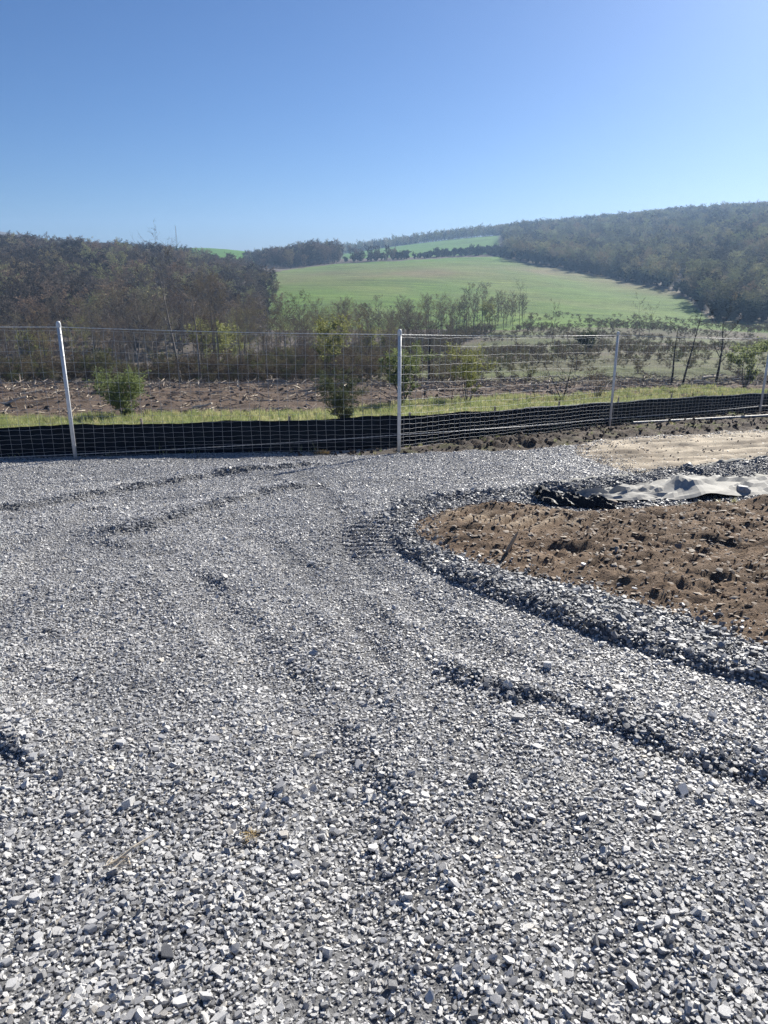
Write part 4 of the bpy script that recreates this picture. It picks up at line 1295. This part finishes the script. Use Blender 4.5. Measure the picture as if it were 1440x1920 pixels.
def bits():
    # stub of wood standing in the soil
    x, y = gp(958, 1052); z = Hs(x, y)
    m = MB()
    m.tube([(-.06, 0, -.03), (-.015, .005, .07), (.02, .0, .15), (.045, .0, .2)], [.013, .016, .012, .004], 6, cap=True)
    m.tube([(.0, 0, .1), (.03, .01, .13)], [.008, .003], 4)
    o = link('wood_stub', m.mesh('wood_stub', [M['wood']]), None, (x, y, z)); tag(o, 'short splintered wood stub standing up in the brown soil', 'stick')
    # straw tuft with a dry stalk on the gravel
    x, y = gp(215, 1640); z = Hs(x, y) + .035
    r = random.Random(4); m = MB()
    m.tube([(0, 0, .0), (.05, .05, .02), (.10, .10, .025)], [.006, .005, .0025], 5, cap=True)
    for k in range(34):
        p = Vector((r.gauss(0, .022), r.gauss(0, .014), r.uniform(-.005, .01)))
        a = r.gauss(.4, .8); e = p + Vector((math.cos(a), math.sin(a), r.uniform(-.1, .35))) * r.uniform(.02, .07)
        m.ribbon(p, e, .0045, r)
    o = link('straw_stalk', m.mesh('straw_stalk', [M['palewood']]), None, (x, y, z)); tag(o, 'dry pale stalk with a frayed end lying on the gravel', 'straw')
    x, y = gp(470, 1572); z = Hs(x, y) + .02
    m = MB()
    for k in range(70):
        p = Vector((r.gauss(0, .014), r.gauss(0, .014), r.uniform(-.005, .008)))
        a = r.uniform(0, 6.28); e = p + Vector((math.cos(a), math.sin(a), r.uniform(-.1, .4))) * r.uniform(.01, .03)
        m.ribbon(p, e, .003, r)
    o = link('straw_clump', m.mesh('straw_clump', [M['straw']]), None, (x, y, z)); tag(o, 'small golden straw clump pressed among the stones', 'straw')
    # heap of dry grass at the foot of the fence by the centre post
    for (u, v, s, lab, c) in ((714, 834, .17, 'tan rounded clump of soil and dry grass at the silt fence foot', 'straw'), (604, 851, .12, 'small tuft of pale dry grass at the gravel edge', 'straw')):
        x, y = gp(u, v); z = Hs(x, y)
        m = MB()
        for k in range(260):
            a, e = r.uniform(0, 6.28), r.uniform(.1, 1.5)
            d = Vector((math.cos(a) * math.cos(e) * 1.3, math.sin(a) * math.cos(e), math.sin(e) * .7))
            p = d * s * r.uniform(.3, .8); m.ribbon(p, p + (d + Vector((r.gauss(0, .5), r.gauss(0, .5), r.gauss(0, .3)))) * s * .35, .012, r)
        o = link('dry_grass_clump', m.mesh('dry_grass_clump', [M[c]]), None, (x, y, z)); tag(o, lab, 'grass clump')
    # stones that stand out
    big = [(1288, 889, .17, .15, 'dark pointed rock on the pale fabric edge', 'darkstone'), (1392, 930, .2, .16, 'dark rock holding down the grey fabric sheet', 'darkstone'), (1147, 950, .14, .1, 'tan rock at the right end of the black bundle', 'chip')]
    rs = np.random.default_rng(5)
    for u, v, w, h, lab, mm in big:
        x, y = gp(u, v)
        me = hull_mesh('rock', rs, (w, w * .9, h), 20, M[mm])
        o = link('rock', me, None, (x, y, Hs(x, y) + h * .4)); tag(o, lab, 'rock')
    # mast on the skyline
    x, y, z = at_y(332, 640)
    m = MB()
    H_ = 17
    for k in range(3):
        a = k * 2.094
        m.tube([(math.cos(a) * .7, math.sin(a) * .7, -1), (math.cos(a) * .12, math.sin(a) * .12, H_)], .09, 4)
    for i in range(14):
        f0 = i / 14; w0 = .7 * (1 - f0) + .12 * f0; f1 = (i + 1) / 14; w1 = .7 * (1 - f1) + .12 * f1
        for k in range(3):
            a, b = k * 2.094, (k + 1) * 2.094
            m.tube([(math.cos(a) * w0, math.sin(a) * w0, f0 * H_), (math.cos(b) * w1, math.sin(b) * w1, f1 * H_)], .05, 3)
    o = link('radio_mast', m.mesh('radio_mast', [M['steel']]), None, (x, y, z)); tag(o, 'slender lattice mast on the skyline above the left wood', 'mast')
bits()

# ================================================================== AIR
def haze():
    x0, x1, y0, y1, z0, z1 = -1700, 1700, -12, 1712, -19, 80
    bm = bmesh.new(); bmesh.ops.create_cube(bm, size=1)
    bmesh.ops.scale(bm, verts=bm.verts, vec=(x1 - x0, y1 - y0, z1 - z0))
    bmesh.ops.translate(bm, verts=bm.verts, vec=((x0 + x1) / 2, (y0 + y1) / 2, (z0 + z1) / 2))
    me = bpy.data.meshes.new('haze'); bm.to_mesh(me); bm.free()
    m = bpy.data.materials.new('spring_haze'); m.use_nodes = True
    nt = m.node_tree; nt.nodes.clear()
    o = nt.nodes.new('ShaderNodeOutputMaterial'); v = nt.nodes.new('ShaderNodeVolumePrincipled')
    v.inputs['Color'].default_value = (.42, .65, 1, 1)
    v.inputs['Density'].default_value = .00036
    v.inputs['Anisotropy'].default_value = .2
    nt.links.new(v.outputs[0], o.inputs['Volume'])
    me.materials.append(m)
    ob = link('haze', me); tag(ob, 'thin blue haze filling the valley', None, None, 'stuff')
haze()

# ================================================================== LIGHT, SKY, CAMERA
sc = bpy.context.scene
w = bpy.data.worlds.new('World'); sc.world = w; w.use_nodes = True
nt = w.node_tree
sky = nt.nodes.new('ShaderNodeTexSky'); sky.sky_type = 'NISHITA'; sky.sun_disc = False
sky.sun_elevation = SUN_EL; sky.sun_rotation = SUN_AZ
sky.altitude = 300; sky.air_density = .8; sky.dust_density = .75; sky.ozone_density = 10
bg = nt.nodes['Background']; bg.inputs['Strength'].default_value = .05
nt.links.new(sky.outputs[0], bg.inputs['Color'])

sd = Vector((math.sin(SUN_AZ) * math.cos(SUN_EL), math.cos(SUN_AZ) * math.cos(SUN_EL), math.sin(SUN_EL)))
l = bpy.data.lights.new('sun', 'SUN'); l.energy = 5; l.angle = R(.53); l.color = (1, .95, .86)
lo = bpy.data.objects.new('sun', l); C.objects.link(lo); lo.location = (30, 40, 60); lo.rotation_euler = sd.to_track_quat('Z', 'Y').to_euler()

cam = bpy.data.cameras.new('camera'); co = bpy.data.objects.new('camera', cam); C.objects.link(co)
cam.sensor_fit = 'HORIZONTAL'; cam.sensor_width = 36; cam.lens = 36
cam.clip_start = .05; cam.clip_end = 6000
co.location = (0, 0, EYE); co.rotation_euler = (R(90) - PITCH, 0, 0)
sc.camera = co
sc.view_settings.view_transform = 'Standard'; sc.view_settings.look = 'None'; sc.view_settings.gamma = 1
sc.view_settings.exposure = .92
sc.cycles.use_denoising = True; sc.cycles.denoiser = 'OPENIMAGEDENOISE'; sc.cycles.denoising_input_passes = 'RGB_ALBEDO_NORMAL'; sc.cycles.denoising_prefilter = 'NONE'
sc.cycles.max_bounces = 6; sc.cycles.diffuse_bounces = 3; sc.cycles.volume_bounces = 0
